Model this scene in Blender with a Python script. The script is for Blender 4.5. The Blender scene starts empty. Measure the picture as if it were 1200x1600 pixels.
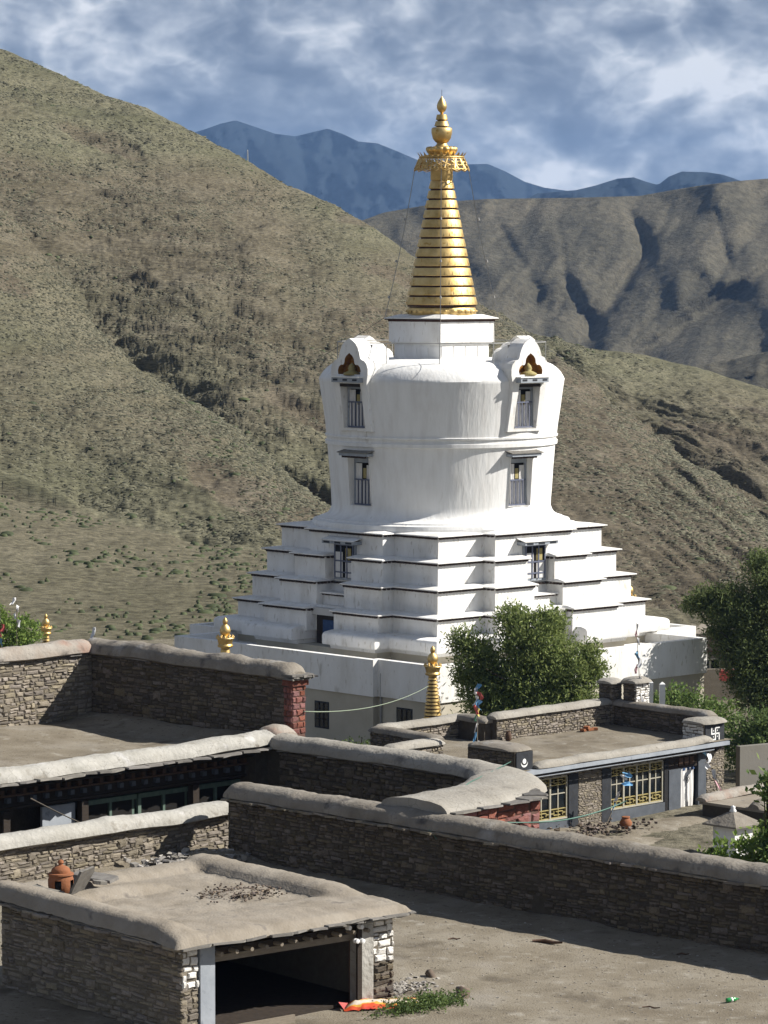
import bpy, bmesh, math, random
import numpy as np
from mathutils import Vector, Matrix, noise as mnoise

# ------------------------------------------------------------------ camera, sky, sun, exposure
scene = bpy.context.scene
col = scene.collection
CAMZ, FPX, HORIZON = 22.3, 5200.0, 440.0            # eye height, focal length in pixels of the 1200x1600 picture, eye level
PITCH = math.atan((800 - HORIZON) / FPX)
cam_d = bpy.data.cameras.new('camera')
cam = bpy.data.objects.new('camera', cam_d); col.objects.link(cam)
cam_d.sensor_fit = 'VERTICAL'; cam_d.sensor_height = 24.0; cam_d.lens = FPX / 1600 * 24.0
cam_d.clip_start = 1.0; cam_d.clip_end = 30000
cam.location = (0, 0, CAMZ); cam.rotation_euler = (math.pi / 2 - PITCH, 0, 0)
scene.camera = cam

SKYX, SKYZ, SKYR, SKYB = 6.1, 0.4, 0.85, 0.0      # which clouds, how strongly they are modelled, how bright
SUN_EL, SUN_AZ = math.radians(38), math.radians(90)  # sun straight from the right
world = bpy.data.worlds.new('World'); scene.world = world; world.use_nodes = True
world.cycles.sampling_method = 'MANUAL'; world.cycles.sample_map_resolution = 256
wn, wl = world.node_tree.nodes, world.node_tree.links
wn.clear()
def wnode(t, **kw):
    n = wn.new(t)
    for k, v in kw.items(): setattr(n, k, v)
    return n
w_out = wnode('ShaderNodeOutputWorld')
w_sky = wnode('ShaderNodeTexSky', sky_type='NISHITA', sun_disc=False, sun_elevation=SUN_EL, sun_rotation=SUN_AZ, altitude=3600)
w_bg1 = wnode('ShaderNodeBackground'); w_bg1.inputs[1].default_value = 0.05
wl.new(w_sky.outputs[0], w_bg1.inputs[0])
w_tc = wnode('ShaderNodeTexCoord')
w_map = wnode('ShaderNodeMapping'); w_map.inputs['Scale'].default_value = (1, 1, 2.3); w_map.inputs['Location'].default_value = (SKYX, 0.0, 0.13)
wl.new(w_tc.outputs['Generated'], w_map.inputs[0])
def wnoise(scale, detail, rough, dist=0.0):
    n = wnode('ShaderNodeTexNoise'); n.inputs['Scale'].default_value = scale; n.inputs['Detail'].default_value = detail
    n.inputs['Roughness'].default_value = rough; n.inputs['Distortion'].default_value = dist
    wl.new(w_map.outputs[0], n.inputs['Vector']); return n
def wmath(op, a, b, c=None):
    n = wnode('ShaderNodeMath', operation=op)
    for i, v in enumerate((a, b, c)):
        if v is None: continue
        if isinstance(v, (int, float)): n.inputs[i].default_value = v
        else: wl.new(v, n.inputs[i])
    return n.outputs[0]
def billow(off, detail):
    """cloud thickness: heaped cells with ragged edges"""
    mp = wnode('ShaderNodeMapping'); mp.inputs['Scale'].default_value = (1, 1, 1.55); mp.inputs['Location'].default_value = (SKYX + off[0], 0.0, SKYZ + off[1])
    wl.new(w_tc.outputs['Generated'], mp.inputs[0])
    wn_ = wnode('ShaderNodeTexNoise'); wn_.inputs['Scale'].default_value = 30; wn_.inputs['Detail'].default_value = 3; wl.new(mp.outputs[0], wn_.inputs['Vector'])
    ad = wnode('ShaderNodeVectorMath', operation='MULTIPLY_ADD'); wl.new(wn_.outputs['Color'], ad.inputs[0]); ad.inputs[1].default_value = (.035, .035, .035); wl.new(mp.outputs[0], ad.inputs[2])
    t = 0.55
    for sc, w, dt in ((11, .58, 1), (29, .34, 1), (72, .17, 2)):
        v = wnode('ShaderNodeTexNoise'); v.inputs['Scale'].default_value = sc; v.inputs['Detail'].default_value = dt; wl.new(ad.outputs[0], v.inputs['Vector'])
        t = wmath('MULTIPLY_ADD', wmath('ABSOLUTE', wmath('SUBTRACT', v.outputs['Fac'], .5), 0), -w * 2.4, t)
    n = wnode('ShaderNodeTexNoise'); n.inputs['Scale'].default_value = 20; n.inputs['Detail'].default_value = detail; n.inputs['Roughness'].default_value = .6; wl.new(mp.outputs[0], n.inputs['Vector'])
    return wmath('MULTIPLY_ADD', n.outputs['Fac'], .75, t)
w_b0 = billow((0, 0), 6); w_b1 = billow((0.006, 0.018), 4)
w_lay = wnoise(7.0, 3, 0.5).outputs['Fac']            # broad banks
w_rel = wmath('SUBTRACT', w_b0, w_b1)                  # billows stand out where the bank thins towards the light
w_val = wmath('MULTIPLY_ADD', w_rel, SKYR, wmath('MULTIPLY_ADD', w_lay, 0.75, wmath('MULTIPLY', w_b0, 0.30)))
w_val = wmath('ADD', w_val, SKYB)
w_ramp = wnode('ShaderNodeValToRGB')
cr = w_ramp.color_ramp
cr.elements[0].position = 0.22; cr.elements[0].color = (0.135, 0.163, 0.215, 1)
cr.elements[1].position = 0.84; cr.elements[1].color = (0.93, 0.94, 0.955, 1)
for p, c in ((0.38, (0.185, 0.218, 0.28, 1)), (0.49, (0.265, 0.305, 0.37, 1)), (0.59, (0.385, 0.425, 0.49, 1)), (0.70, (0.60, 0.635, 0.685, 1))):
    e = cr.elements.new(p); e.color = c
wl.new(w_val, w_ramp.inputs[0])
w_bg2 = wnode('ShaderNodeBackground'); w_bg2.inputs[1].default_value = 0.56
wl.new(w_ramp.outputs[0], w_bg2.inputs[0])
# seen edge-on near the horizon the banks close up; overhead there is more open sky between them
w_sep = wnode('ShaderNodeSeparateXYZ'); wl.new(w_tc.outputs['Generated'], w_sep.inputs[0])
w_open = wnode('ShaderNodeMapRange'); w_open.inputs[1].default_value = 0.10; w_open.inputs[2].default_value = 0.55; w_open.inputs[3].default_value = 0.94; w_open.inputs[4].default_value = 0.36
wl.new(w_sep.outputs['Z'], w_open.inputs[0])
w_mix = wnode('ShaderNodeMixShader'); wl.new(w_open.outputs[0], w_mix.inputs[0])
wl.new(w_bg1.outputs[0], w_mix.inputs[1]); wl.new(w_bg2.outputs[0], w_mix.inputs[2])
wl.new(w_mix.outputs[0], w_out.inputs[0])

sun_d = bpy.data.lights.new('sun', 'SUN'); sun_d.energy = 5.0; sun_d.angle = math.radians(0.53); sun_d.color = (1.0, 0.955, 0.88)
sun = bpy.data.objects.new('sun', sun_d); col.objects.link(sun)
_sd = Vector((math.cos(SUN_EL) * math.sin(SUN_AZ), math.cos(SUN_EL) * math.cos(SUN_AZ), math.sin(SUN_EL)))
sun.rotation_euler = _sd.to_track_quat('Z', 'Y').to_euler(); sun.location = (60, 60, 80)
vs = scene.view_settings
vs.view_transform = 'Standard'; vs.look = 'None'; vs.gamma = 1.0; vs.exposure = 0.8; vs.use_curve_mapping = False
HAZE = 5.4e-5                                        # density of the valley air per metre
scene.cycles.use_denoising = True
scene.cycles.max_bounces = 6; scene.cycles.volume_bounces = 0

# ------------------------------------------------------------------ helpers
PI = math.pi
rnd = random.Random(7)
CT, ST = math.cos(PITCH), math.sin(PITCH)
def far_point(px, py, depth):
    """World point of a far landscape feature seen at a picture direction and standing at a distance."""
    a = (px - 600) / FPX; b = -(py - 800) / FPX
    t = depth / (CT + b * ST)
    return (a * t, depth, CAMZ + (-ST + b * CT) * t)
S2 = math.sqrt(0.5)
def AB(a, b, z=0.0):
    """a runs to the right and nearer, b to the right and farther: every building stands on these two axes."""
    return ((a + b) * S2, (b - a) * S2, z)
R45 = math.radians(-45)

class MB:
    def __init__(s): s.v = []; s.f = []; s.mi = []
    def add(s, vs_, fs_, m=0):
        o = len(s.v); s.v += [tuple(p) for p in vs_]; s.f += [tuple(i + o for i in f) for f in fs_]; s.mi += [m] * len(fs_)
        return s
    def box(s, x0, x1, y0, y1, z0, z1, m=0):
        return s.add([(x0, y0, z0), (x1, y0, z0), (x1, y1, z0), (x0, y1, z0), (x0, y0, z1), (x1, y0, z1), (x1, y1, z1), (x0, y1, z1)],
                     [(3, 2, 1, 0), (4, 5, 6, 7), (0, 1, 5, 4), (1, 2, 6, 5), (2, 3, 7, 6), (3, 0, 4, 7)], m)
    def obox(s, M, sx, sy, sz, m=0):
        vs_ = [M @ Vector((x * sx / 2, y * sy / 2, z * sz / 2)) for z in (-1, 1) for x, y in ((-1, -1), (1, -1), (1, 1), (-1, 1))]
        return s.add(vs_, [(3, 2, 1, 0), (4, 5, 6, 7), (0, 1, 5, 4), (1, 2, 6, 5), (2, 3, 7, 6), (3, 0, 4, 7)], m)
    def bar(s, p, q, r, n=6, r2=None, m=0): return s.tube([p, q], [r, r if r2 is None else r2], n, m)
    def tube(s, pts, rs, n=8, m=0, caps=True):
        pts = [Vector(p) for p in pts]
        if not isinstance(rs, (list, tuple)): rs = [rs] * len(pts)
        vs_, fs_ = [], []
        up = Vector((0, 0, 1))
        for i, p in enumerate(pts):
            d = (pts[min(i + 1, len(pts) - 1)] - pts[max(i - 1, 0)]).normalized()
            ref = up if abs(d.z) < 0.9 else Vector((1, 0, 0))
            a = d.cross(ref).normalized(); b = d.cross(a)
            for k in range(n):
                t = 2 * PI * k / n
                vs_.append(p + (a * math.cos(t) + b * math.sin(t)) * rs[i])
        for i in range(len(pts) - 1):
            for k in range(n):
                k2 = (k + 1) % n
                fs_.append((i * n + k, i * n + k2, (i + 1) * n + k2, (i + 1) * n + k))
        if caps:
            fs_.append(tuple(range(n))); fs_.append(tuple((len(pts) - 1) * n + k for k in reversed(range(n))))
        return s.add(vs_, fs_, m)
    def lathe(s, prof, n=32, c=(0, 0, 0), m=0, jag=0, seed=0):
        r_ = random.Random(seed)
        vs_, fs_ = [], []
        for r, z in prof:
            for k in range(n):
                t = 2 * PI * k / n; q = r * (1 + jag * r_.uniform(-1, 1))
                vs_.append((c[0] + q * math.cos(t), c[1] + q * math.sin(t), c[2] + z))
        for i in range(len(prof) - 1):
            for k in range(n):
                k2 = (k + 1) % n
                fs_.append((i * n + k, i * n + k2, (i + 1) * n + k2, (i + 1) * n + k))
        if prof[0][0] > 1e-4: fs_.append(tuple(reversed(range(n))))
        if prof[-1][0] > 1e-4: fs_.append(tuple((len(prof) - 1) * n + k for k in range(n)))
        return s.add(vs_, fs_, m)
    def stack(s, layers, m=0):
        """layers: list of (polygon, z) with equal counts"""
        n = len(layers[0][0]); vs_, fs_ = [], []
        for poly, z in layers: vs_ += [(x, y, z) for x, y in poly]
        for i in range(len(layers) - 1):
            for k in range(n):
                k2 = (k + 1) % n
                fs_.append((i * n + k, i * n + k2, (i + 1) * n + k2, (i + 1) * n + k))
        fs_.append(tuple(reversed(range(n)))); fs_.append(tuple((len(layers) - 1) * n + k for k in range(n)))
        return s.add(vs_, fs_, m)
    def grid(s, P, m=0):
        """P: rows x cols x 3 array"""
        R, C = len(P), len(P[0])
        vs_ = [tuple(p) for row in P for p in row]
        fs_ = [(i * C + j, i * C + j + 1, (i + 1) * C + j + 1, (i + 1) * C + j) for i in range(R - 1) for j in range(C - 1)]
        return s.add(vs_, fs_, m)
    def mesh(s, name, mats, smooth=False):
        me = bpy.data.meshes.new(name); me.from_pydata(s.v, [], s.f)
        mats = mats if isinstance(mats, (list, tuple)) else [mats]
        for m in mats: me.materials.append(m)
        if len(mats) > 1: me.polygons.foreach_set('material_index', s.mi)
        if smooth is not False:
            me.polygons.foreach_set('use_smooth', [True] * len(me.polygons))
            if smooth is not True: me.set_sharp_from_angle(angle=math.radians(smooth))
        me.update(); return me
    def build(s, name, mats, parent=None, smooth=False, loc=None, rotz=0, label=None, kind=None):
        return obj(name, s.mesh(name, mats, smooth), parent, loc, rotz, label, kind)

def obj(name, me, parent=None, loc=None, rotz=0, label=None, kind=None):
    o = bpy.data.objects.new(name, me); col.objects.link(o)
    if parent: o.parent = parent
    if loc: o.location = loc
    if rotz: o.rotation_euler = (0, 0, rotz)
    if label: o['label'] = label
    if kind: o['kind'] = kind
    return o
def thing(name, label, cat, loc=(0, 0, 0), rotz=0, group=None):
    o = bpy.data.objects.new(name, None); col.objects.link(o); o.empty_display_size = 0.3
    o.location = loc; o.rotation_euler = (0, 0, rotz); tag(o, label, cat, group); return o
def tag(o, label, cat=None, group=None, kind=None):
    o['label'] = label
    if cat: o['category'] = cat
    if group: o['group'] = group
    if kind: o['kind'] = kind
    return o
def np_mesh(name, V, F, mats, smooth=False):
    """fast quad/tri mesh from arrays"""
    me = bpy.data.meshes.new(name)
    V = np.asarray(V, np.float32); F = np.asarray(F, np.int32); k = F.shape[1]
    me.vertices.add(len(V)); me.vertices.foreach_set('co', V.ravel())
    me.loops.add(F.size); me.loops.foreach_set('vertex_index', F.ravel())
    me.polygons.add(len(F)); me.polygons.foreach_set('loop_start', np.arange(0, F.size, k, dtype=np.int32))
    me.polygons.foreach_set('loop_total', np.full(len(F), k, np.int32))
    if smooth: me.polygons.foreach_set('use_smooth', np.ones(len(F), bool))
    for m in (mats if isinstance(mats, (list, tuple)) else [mats]): me.materials.append(m)
    me.update(calc_edges=True); me.validate(); return me
def grid_faces(R, C):
    i, j = np.meshgrid(np.arange(R - 1), np.arange(C - 1), indexing='ij'); a = (i * C + j).ravel()
    return np.stack([a, a + 1, a + C + 1, a + C], 1)
def vnoise(x, y, seed=0):
    """value noise on arrays"""
    def hsh(i, j):
        n = (i * 374761393 + j * 668265263 + seed * 982451653) & 0x7fffffff
        n = ((n ^ (n >> 13)) * 1274126177) & 0x7fffffff
        return ((n ^ (n >> 16)) & 0xffff) / 65535.0
    xi = np.floor(x).astype(np.int64); yi = np.floor(y).astype(np.int64); u = x - xi; w = y - yi
    u = u * u * (3 - 2 * u); w = w * w * (3 - 2 * w)
    return (hsh(xi, yi) * (1 - u) + hsh(xi + 1, yi) * u) * (1 - w) + (hsh(xi, yi + 1) * (1 - u) + hsh(xi + 1, yi + 1) * u) * w - 0.5
def fbm(x, y, oct=4, seed=0, gain=0.5):
    t = 0; a = 1.0
    for o in range(oct): t = t + a * vnoise(x * 2 ** o, y * 2 ** o, seed + o * 17); a *= gain
    return t

# ------------------------------------------------------------------ materials
def new_mat(name):
    m = bpy.data.materials.new(name); m.use_nodes = True
    nt = m.node_tree; return m, nt, nt.nodes, nt.links, nt.nodes['Principled BSDF']
def mat(name, stops, scale=3.0, rough=0.9, bump=0.0, bump_scale=None, metallic=0.0, island=0.0, detail=6, stretch=(1, 1, 1), spots=None, bump_dist=0.02, spec=0.3, alb=.55, nrough=0.6, objspace=True, crack=None):
    """stops: colours of a ramp over noise (dark to light). island: extra value variation per piece."""
    stops = [tuple(v * alb for v in c) for c in stops]
    spots = [(tuple(v * alb for v in c), a_, b_, c_) for c, a_, b_, c_ in spots] if spots else None
    m, nt, N, L, B = new_mat(name)
    B.inputs['Roughness'].default_value = rough; B.inputs['Metallic'].default_value = metallic
    B.inputs['Specular IOR Level'].default_value = spec
    tc = N.new('ShaderNodeTexCoord'); mp = N.new('ShaderNodeMapping'); mp.inputs['Scale'].default_value = stretch
    if objspace: L.new(tc.outputs['Object'], mp.inputs[0])
    else:
        g = N.new('ShaderNodeNewGeometry'); L.new(g.outputs['Position'], mp.inputs[0])
    no = N.new('ShaderNodeTexNoise'); no.inputs['Scale'].default_value = scale; no.inputs['Detail'].default_value = detail; no.inputs['Roughness'].default_value = nrough
    L.new(mp.outputs[0], no.inputs['Vector'])
    ra = N.new('ShaderNodeValToRGB'); cr = ra.color_ramp
    n = len(stops)
    for i, c in enumerate(stops):
        pos = 0.3 + 0.42 * (i / max(1, n - 1))
        if i < 2: e = cr.elements[i]; e.position = pos
        else: e = cr.elements.new(pos)
        e.color = (*c, 1)
    if n == 1: cr.elements[1].color = (*stops[0], 1)
    L.new(no.outputs['Fac'], ra.inputs[0])
    out = ra.outputs[0]
    if spots:  # (colour, scale, threshold, softness)
        for (c, sc, th, so) in spots:
            n2 = N.new('ShaderNodeTexNoise'); n2.inputs['Scale'].default_value = sc; n2.inputs['Detail'].default_value = 4; L.new(mp.outputs[0], n2.inputs['Vector'])
            mr = N.new('ShaderNodeMapRange'); mr.inputs[1].default_value = th; mr.inputs[2].default_value = th + so; L.new(n2.outputs['Fac'], mr.inputs[0])
            mx = N.new('ShaderNodeMix'); mx.data_type = 'RGBA'; L.new(mr.outputs[0], mx.inputs[0]); L.new(out, mx.inputs[6]); mx.inputs[7].default_value = (*c, 1); out = mx.outputs[2]
    if crack:  # (cells per metre, width): hairline shrinkage cracks, broken up by noise
        cd = N.new('ShaderNodeVectorMath'); cd.operation = 'MULTIPLY_ADD'; L.new(no.outputs['Color'], cd.inputs[0]); cd.inputs[1].default_value = (.5, .5, .5); L.new(mp.outputs[0], cd.inputs[2])
        vo = N.new('ShaderNodeTexVoronoi'); vo.feature = 'DISTANCE_TO_EDGE'; vo.inputs['Scale'].default_value = crack[0]; L.new(cd.outputs[0], vo.inputs['Vector'])
        cm = N.new('ShaderNodeMapRange'); cm.inputs[1].default_value = 0; cm.inputs[2].default_value = crack[1]; cm.inputs[3].default_value = .42; cm.inputs[4].default_value = 0; L.new(vo.outputs['Distance'], cm.inputs[0])
        cx = N.new('ShaderNodeMath'); cx.operation = 'MULTIPLY'; L.new(cm.outputs[0], cx.inputs[0])
        cg = N.new('ShaderNodeMapRange'); cg.inputs[1].default_value = .46; cg.inputs[2].default_value = .56; L.new(no.outputs['Fac'], cg.inputs[0]); L.new(cg.outputs[0], cx.inputs[1])
        mc = N.new('ShaderNodeMix'); mc.data_type = 'RGBA'; L.new(cx.outputs[0], mc.inputs[0]); L.new(out, mc.inputs[6]); mc.inputs[7].default_value = (.07, .06, .05, 1); out = mc.outputs[2]
    if island:
        gi = N.new('ShaderNodeNewGeometry'); oi = N.new('ShaderNodeObjectInfo')
        ad = N.new('ShaderNodeMath'); ad.operation = 'ADD'; L.new(gi.outputs['Random Per Island'], ad.inputs[0]); L.new(oi.outputs['Random'], ad.inputs[1])
        fr = N.new('ShaderNodeMath'); fr.operation = 'FRACT'; L.new(ad.outputs[0], fr.inputs[0])
        m3 = N.new('ShaderNodeMath'); m3.operation = 'MULTIPLY'; m3.inputs[1].default_value = 7.31; L.new(fr.outputs[0], m3.inputs[0])
        f3 = N.new('ShaderNodeMath'); f3.operation = 'FRACT'; L.new(m3.outputs[0], f3.inputs[0])
        hs = N.new('ShaderNodeHueSaturation'); L.new(out, hs.inputs['Color'])
        mv = N.new('ShaderNodeMapRange'); mv.inputs[3].default_value = 1 - island; mv.inputs[4].default_value = 1 + island; L.new(fr.outputs[0], mv.inputs[0]); L.new(mv.outputs[0], hs.inputs['Value'])
        mh = N.new('ShaderNodeMapRange'); mh.inputs[3].default_value = 1 - island * 0.9; mh.inputs[4].default_value = 1 + island * 0.5; L.new(f3.outputs[0], mh.inputs[0]); L.new(mh.outputs[0], hs.inputs['Saturation'])
        mu = N.new('ShaderNodeMapRange'); mu.inputs[3].default_value = 0.5 - island * 0.05; mu.inputs[4].default_value = 0.5 + island * 0.03; L.new(f3.outputs[0], mu.inputs[0]); L.new(mu.outputs[0], hs.inputs['Hue'])
        out = hs.outputs[0]
    L.new(out, B.inputs['Base Color'])
    if bump:
        bp = N.new('ShaderNodeBump'); bp.inputs['Strength'].default_value = bump; bp.inputs['Distance'].default_value = bump_dist
        if bump_scale:
            nb = N.new('ShaderNodeTexNoise'); nb.inputs['Scale'].default_value = bump_scale; nb.inputs['Detail'].default_value = 5; L.new(mp.outputs[0], nb.inputs['Vector']); L.new(nb.outputs['Fac'], bp.inputs['Height'])
        else: L.new(no.outputs['Fac'], bp.inputs['Height'])
        L.new(bp.outputs[0], B.inputs['Normal'])
    return m
M = {}
M['white'] = mat('white_limewash', [(.66, .64, .6), (.78, .77, .745), (.84, .835, .82)], 1.1, .85, .5, 5, stretch=(1, 1, .35), spots=[((.52, .5, .46), 2.6, .63, .14), ((.57, .54, .49), 6, .62, .08)], bump_dist=.05, alb=0.92)
M['white_drum'] = mat('white_limewash_streaked', [(.70, .685, .66), (.78, .775, .755), (.83, .825, .81)], 2.2, .85, .6, 5, stretch=(1, 1, .22), spots=[((.6, .58, .54), 3.2, .66, .12)], bump_dist=.035, alb=0.92)
M['grey_plaster'] = mat('grey_plaster', [(.5, .49, .47), (.6, .59, .57)], .8, .9, .3, 6, alb=0.8)
M['beige_plaster'] = mat('beige_plaster', [(.44, .40, .32), (.53, .49, .40)], .9, .9, .3, 6, alb=.88)
M['dentil'] = mat('dark_dentil_wood', [(.05, .035, .028), (.11, .07, .055)], 6, .9)
M['gold'] = mat('gilded_copper', [(.46, .32, .12), (.60, .43, .18), (.70, .53, .25)], 1.6, .52, .35, 9, metallic=1.0, bump_dist=.02, spots=[((.42, .25, .06), 2.2, .62, .1)], alb=1)
M['gold_dark'] = mat('tarnished_gilding', [(.30, .16, .05), (.45, .26, .08)], 3, .5, metallic=.8, alb=1)
M['ring_gap'] = mat('brown_red_painted_gap', [(.07, .03, .022), (.13, .06, .045)], 5, .8)
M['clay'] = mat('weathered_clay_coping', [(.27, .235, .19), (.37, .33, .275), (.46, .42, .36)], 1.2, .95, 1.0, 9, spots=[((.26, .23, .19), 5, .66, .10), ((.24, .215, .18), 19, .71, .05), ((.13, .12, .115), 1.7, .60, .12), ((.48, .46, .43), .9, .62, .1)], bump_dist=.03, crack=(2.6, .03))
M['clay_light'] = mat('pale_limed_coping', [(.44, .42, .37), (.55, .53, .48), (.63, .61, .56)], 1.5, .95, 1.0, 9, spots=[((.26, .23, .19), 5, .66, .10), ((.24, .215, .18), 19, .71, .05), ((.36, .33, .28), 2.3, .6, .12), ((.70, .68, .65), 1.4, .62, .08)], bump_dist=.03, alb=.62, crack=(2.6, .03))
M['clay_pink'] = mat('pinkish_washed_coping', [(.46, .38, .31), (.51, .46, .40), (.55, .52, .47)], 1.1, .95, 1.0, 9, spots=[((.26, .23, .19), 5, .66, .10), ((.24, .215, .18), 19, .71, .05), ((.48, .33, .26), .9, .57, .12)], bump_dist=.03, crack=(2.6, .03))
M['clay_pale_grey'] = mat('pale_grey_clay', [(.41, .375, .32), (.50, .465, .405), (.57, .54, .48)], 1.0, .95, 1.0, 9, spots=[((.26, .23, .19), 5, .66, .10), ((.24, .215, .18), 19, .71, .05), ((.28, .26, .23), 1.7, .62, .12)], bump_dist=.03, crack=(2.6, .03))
M['earth'] = mat('trodden_earth', [(.255, .215, .16), (.345, .30, .23), (.43, .385, .31)], .55, 1.0, .8, 22, spots=[((.20, .17, .13), 8, .60, .08), ((.47, .43, .36), 2.2, .60, .12), ((.20, .17, .13), .9, .58, .15), ((.44, .40, .34), .4, .55, .2), ((.50, .46, .40), 26, .68, .04), ((.15, .125, .10), 40, .69, .04)], bump_dist=.03, spec=.1, alb=.57)
M['earth_roof'] = mat('earth_roof', [(.33, .285, .225), (.41, .36, .295), (.48, .43, .36)], 1.1, 1.0, .8, 18, spots=[((.5, .48, .44), 24, .69, .03), ((.26, .23, .2), 2.2, .62, .1)], bump_dist=.02, spec=.1, alb=.60)
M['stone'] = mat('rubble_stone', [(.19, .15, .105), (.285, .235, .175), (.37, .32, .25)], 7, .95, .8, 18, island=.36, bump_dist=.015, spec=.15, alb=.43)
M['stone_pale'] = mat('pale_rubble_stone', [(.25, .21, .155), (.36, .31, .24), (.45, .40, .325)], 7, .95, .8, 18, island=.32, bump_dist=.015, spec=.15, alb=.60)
M['stone_white'] = mat('limewashed_stone', [(.52, .50, .45), (.68, .66, .62), (.74, .73, .70)], 5, .95, .6, 16, island=.14, bump_dist=.015, alb=0.95)
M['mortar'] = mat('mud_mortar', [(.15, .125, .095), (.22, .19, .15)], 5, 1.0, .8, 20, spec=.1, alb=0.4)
M['mortar_pale'] = mat('pale_mud_mortar', [(.24, .205, .16), (.31, .275, .22)], 5, 1.0, .8, 20, spec=.1)
M['red'] = mat('red_ochre_brick', [(.20, .075, .058), (.29, .115, .09), (.36, .18, .15)], 6, .95, .7, 16, island=.3, bump_dist=.015, spec=.15, alb=0.68)
M['red_mortar'] = mat('red_washed_mortar', [(.17, .085, .065), (.26, .17, .14)], 5, 1.0, .6, 20, spec=.1)
M['slate'] = mat('grey_slate', [(.19, .175, .155), (.28, .26, .23), (.35, .33, .29)], 6, .85, .5, 20, island=.3, bump_dist=.01)
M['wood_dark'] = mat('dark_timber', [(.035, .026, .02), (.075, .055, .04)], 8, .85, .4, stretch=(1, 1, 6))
M['wood_pale'] = mat('weathered_plank', [(.30, .25, .19), (.42, .36, .28)], 6, .9, .4, stretch=(6, 1, 6))
M['wood_red'] = mat('brown_timber', [(.12, .07, .045), (.20, .12, .08)], 6, .85, .4)
M['blue_grey'] = mat('blue_grey_paint', [(.115, .13, .155), (.17, .19, .22)], 3, .7, .2, 12)
M['blue_grey_light'] = mat('pale_blue_grey_paint', [(.29, .32, .36), (.40, .43, .47)], 2, .7, .2, 12, spots=[((.2, .22, .25), 3, .62, .1)], alb=.8)
M['black_paint'] = mat('soot_black_paint', [(.012, .012, .014), (.03, .03, .034)], 4, .8)
M['dark_blue'] = mat('dark_slate_paint', [(.03, .034, .042), (.06, .065, .075)], 4, .8)
M['yellow_paint'] = mat('ochre_yellow_paint', [(.48, .38, .13), (.62, .53, .24)], 6, .7)
M['cream_paint'] = mat('cream_paint', [(.56, .52, .40), (.68, .65, .54)], 6, .7)
M['green_paint'] = mat('faded_green_paint', [(.12, .20, .16), (.22, .30, .24)], 6, .8)
M['window_blue'] = mat('blue_grey_window_bars', [(.16, .18, .26), (.25, .27, .36)], 6, .7)
M['cloth'] = mat('white_cotton', [(.62, .60, .58), (.78, .77, .75)], 5, .95, .4, 9, stretch=(4, 4, .5), bump_dist=.03, alb=0.9)
M['cloth_blue'] = mat('blue_cloth', [(.05, .10, .24), (.09, .16, .34)], 5, .95)
M['orange_niche'] = mat('orange_niche_paint', [(.40, .16, .025), (.55, .27, .05)], 5, .8, .4, 9)
M['orange_red'] = mat('red_brown_niche_paint', [(.16, .05, .025), (.24, .08, .04)], 5, .8)
M['plain_white'] = mat('white_paint', [(.70, .70, .69), (.80, .80, .79)], 4, .6, alb=0.95)
M['flag_white'] = mat('white_flag', [(.66, .66, .68), (.8, .8, .8)], 4, .9, alb=.95)
M['flag_blue'] = mat('blue_flag', [(.10, .26, .48), (.2, .42, .62)], 4, .9, alb=.95)
M['flag_red'] = mat('red_flag', [(.42, .07, .07), (.55, .14, .12)], 4, .9, alb=.95)
M['flag_green'] = mat('green_flag', [(.12, .3, .16), (.2, .4, .24)], 4, .9, alb=.95)
M['flag_yellow'] = mat('yellow_flag', [(.6, .48, .12), (.7, .58, .2)], 4, .9, alb=.95)
M['flag_pink'] = mat('pink_flag', [(.55, .3, .34), (.66, .46, .48)], 4, .9, alb=.95)
M['wire'] = mat('grey_wire', [(.10, .10, .10), (.16, .16, .16)], 4, .5)
M['wire_green'] = mat('green_wire', [(.10, .24, .19), (.16, .33, .26)], 4, .5)
M['wire_pale'] = mat('pale_green_rope', [(.32, .40, .28), (.42, .48, .36)], 4, .7)
M['rail'] = mat('galvanised_rail', [(.46, .46, .45), (.58, .58, .57)], 4, .5, metallic=.3)
M['terracotta'] = mat('terracotta', [(.36, .13, .055), (.50, .20, .09)], 4, .85, .4, 14, spots=[((.20, .09, .05), 2.5, .64, .1)])
M['glass'] = mat('dark_window_glass', [(.010, .014, .018), (.02, .028, .034)], 2, .12, spec=.5)
M['dark_room'] = mat('dark_interior', [(.012, .010, .009), (.02, .017, .014)], 2, .95)
M['cement'] = mat('grey_cement_wall', [(.30, .28, .24), (.36, .34, .30)], .6, .95, .3, 10)
M['bark'] = mat('bark', [(.07, .05, .035), (.15, .11, .08)], 8, .95, .8, stretch=(1, 1, .3))
M['pebble'] = mat('pale_pebbles', [(.30, .275, .24), (.46, .43, .39)], 4, .95, island=.35, alb=.72)
M['gravel'] = mat('brown_gravel', [(.20, .15, .11), (.33, .26, .20)], 4, .95, island=.4)
def leaf_mat(name, c0, c1, trans=.35):
    m, nt, N, L, B = new_mat(name)
    g = N.new('ShaderNodeNewGeometry'); ra = N.new('ShaderNodeValToRGB')
    ra.color_ramp.elements[0].color = (*c0, 1); ra.color_ramp.elements[1].color = (*c1, 1)
    L.new(g.outputs['Random Per Island'], ra.inputs[0])
    B.inputs['Roughness'].default_value = .7; B.inputs['Specular IOR Level'].default_value = .2
    L.new(ra.outputs[0], B.inputs['Base Color'])
    tr = N.new('ShaderNodeBsdfTranslucent'); L.new(ra.outputs[0], tr.inputs[0])
    mx = N.new('ShaderNodeMixShader'); mx.inputs[0].default_value = trans
    L.new(B.outputs[0], mx.inputs[1]); L.new(tr.outputs[0], mx.inputs[2]); L.new(mx.outputs[0], N['Material Output'].inputs[0])
    return m
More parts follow.
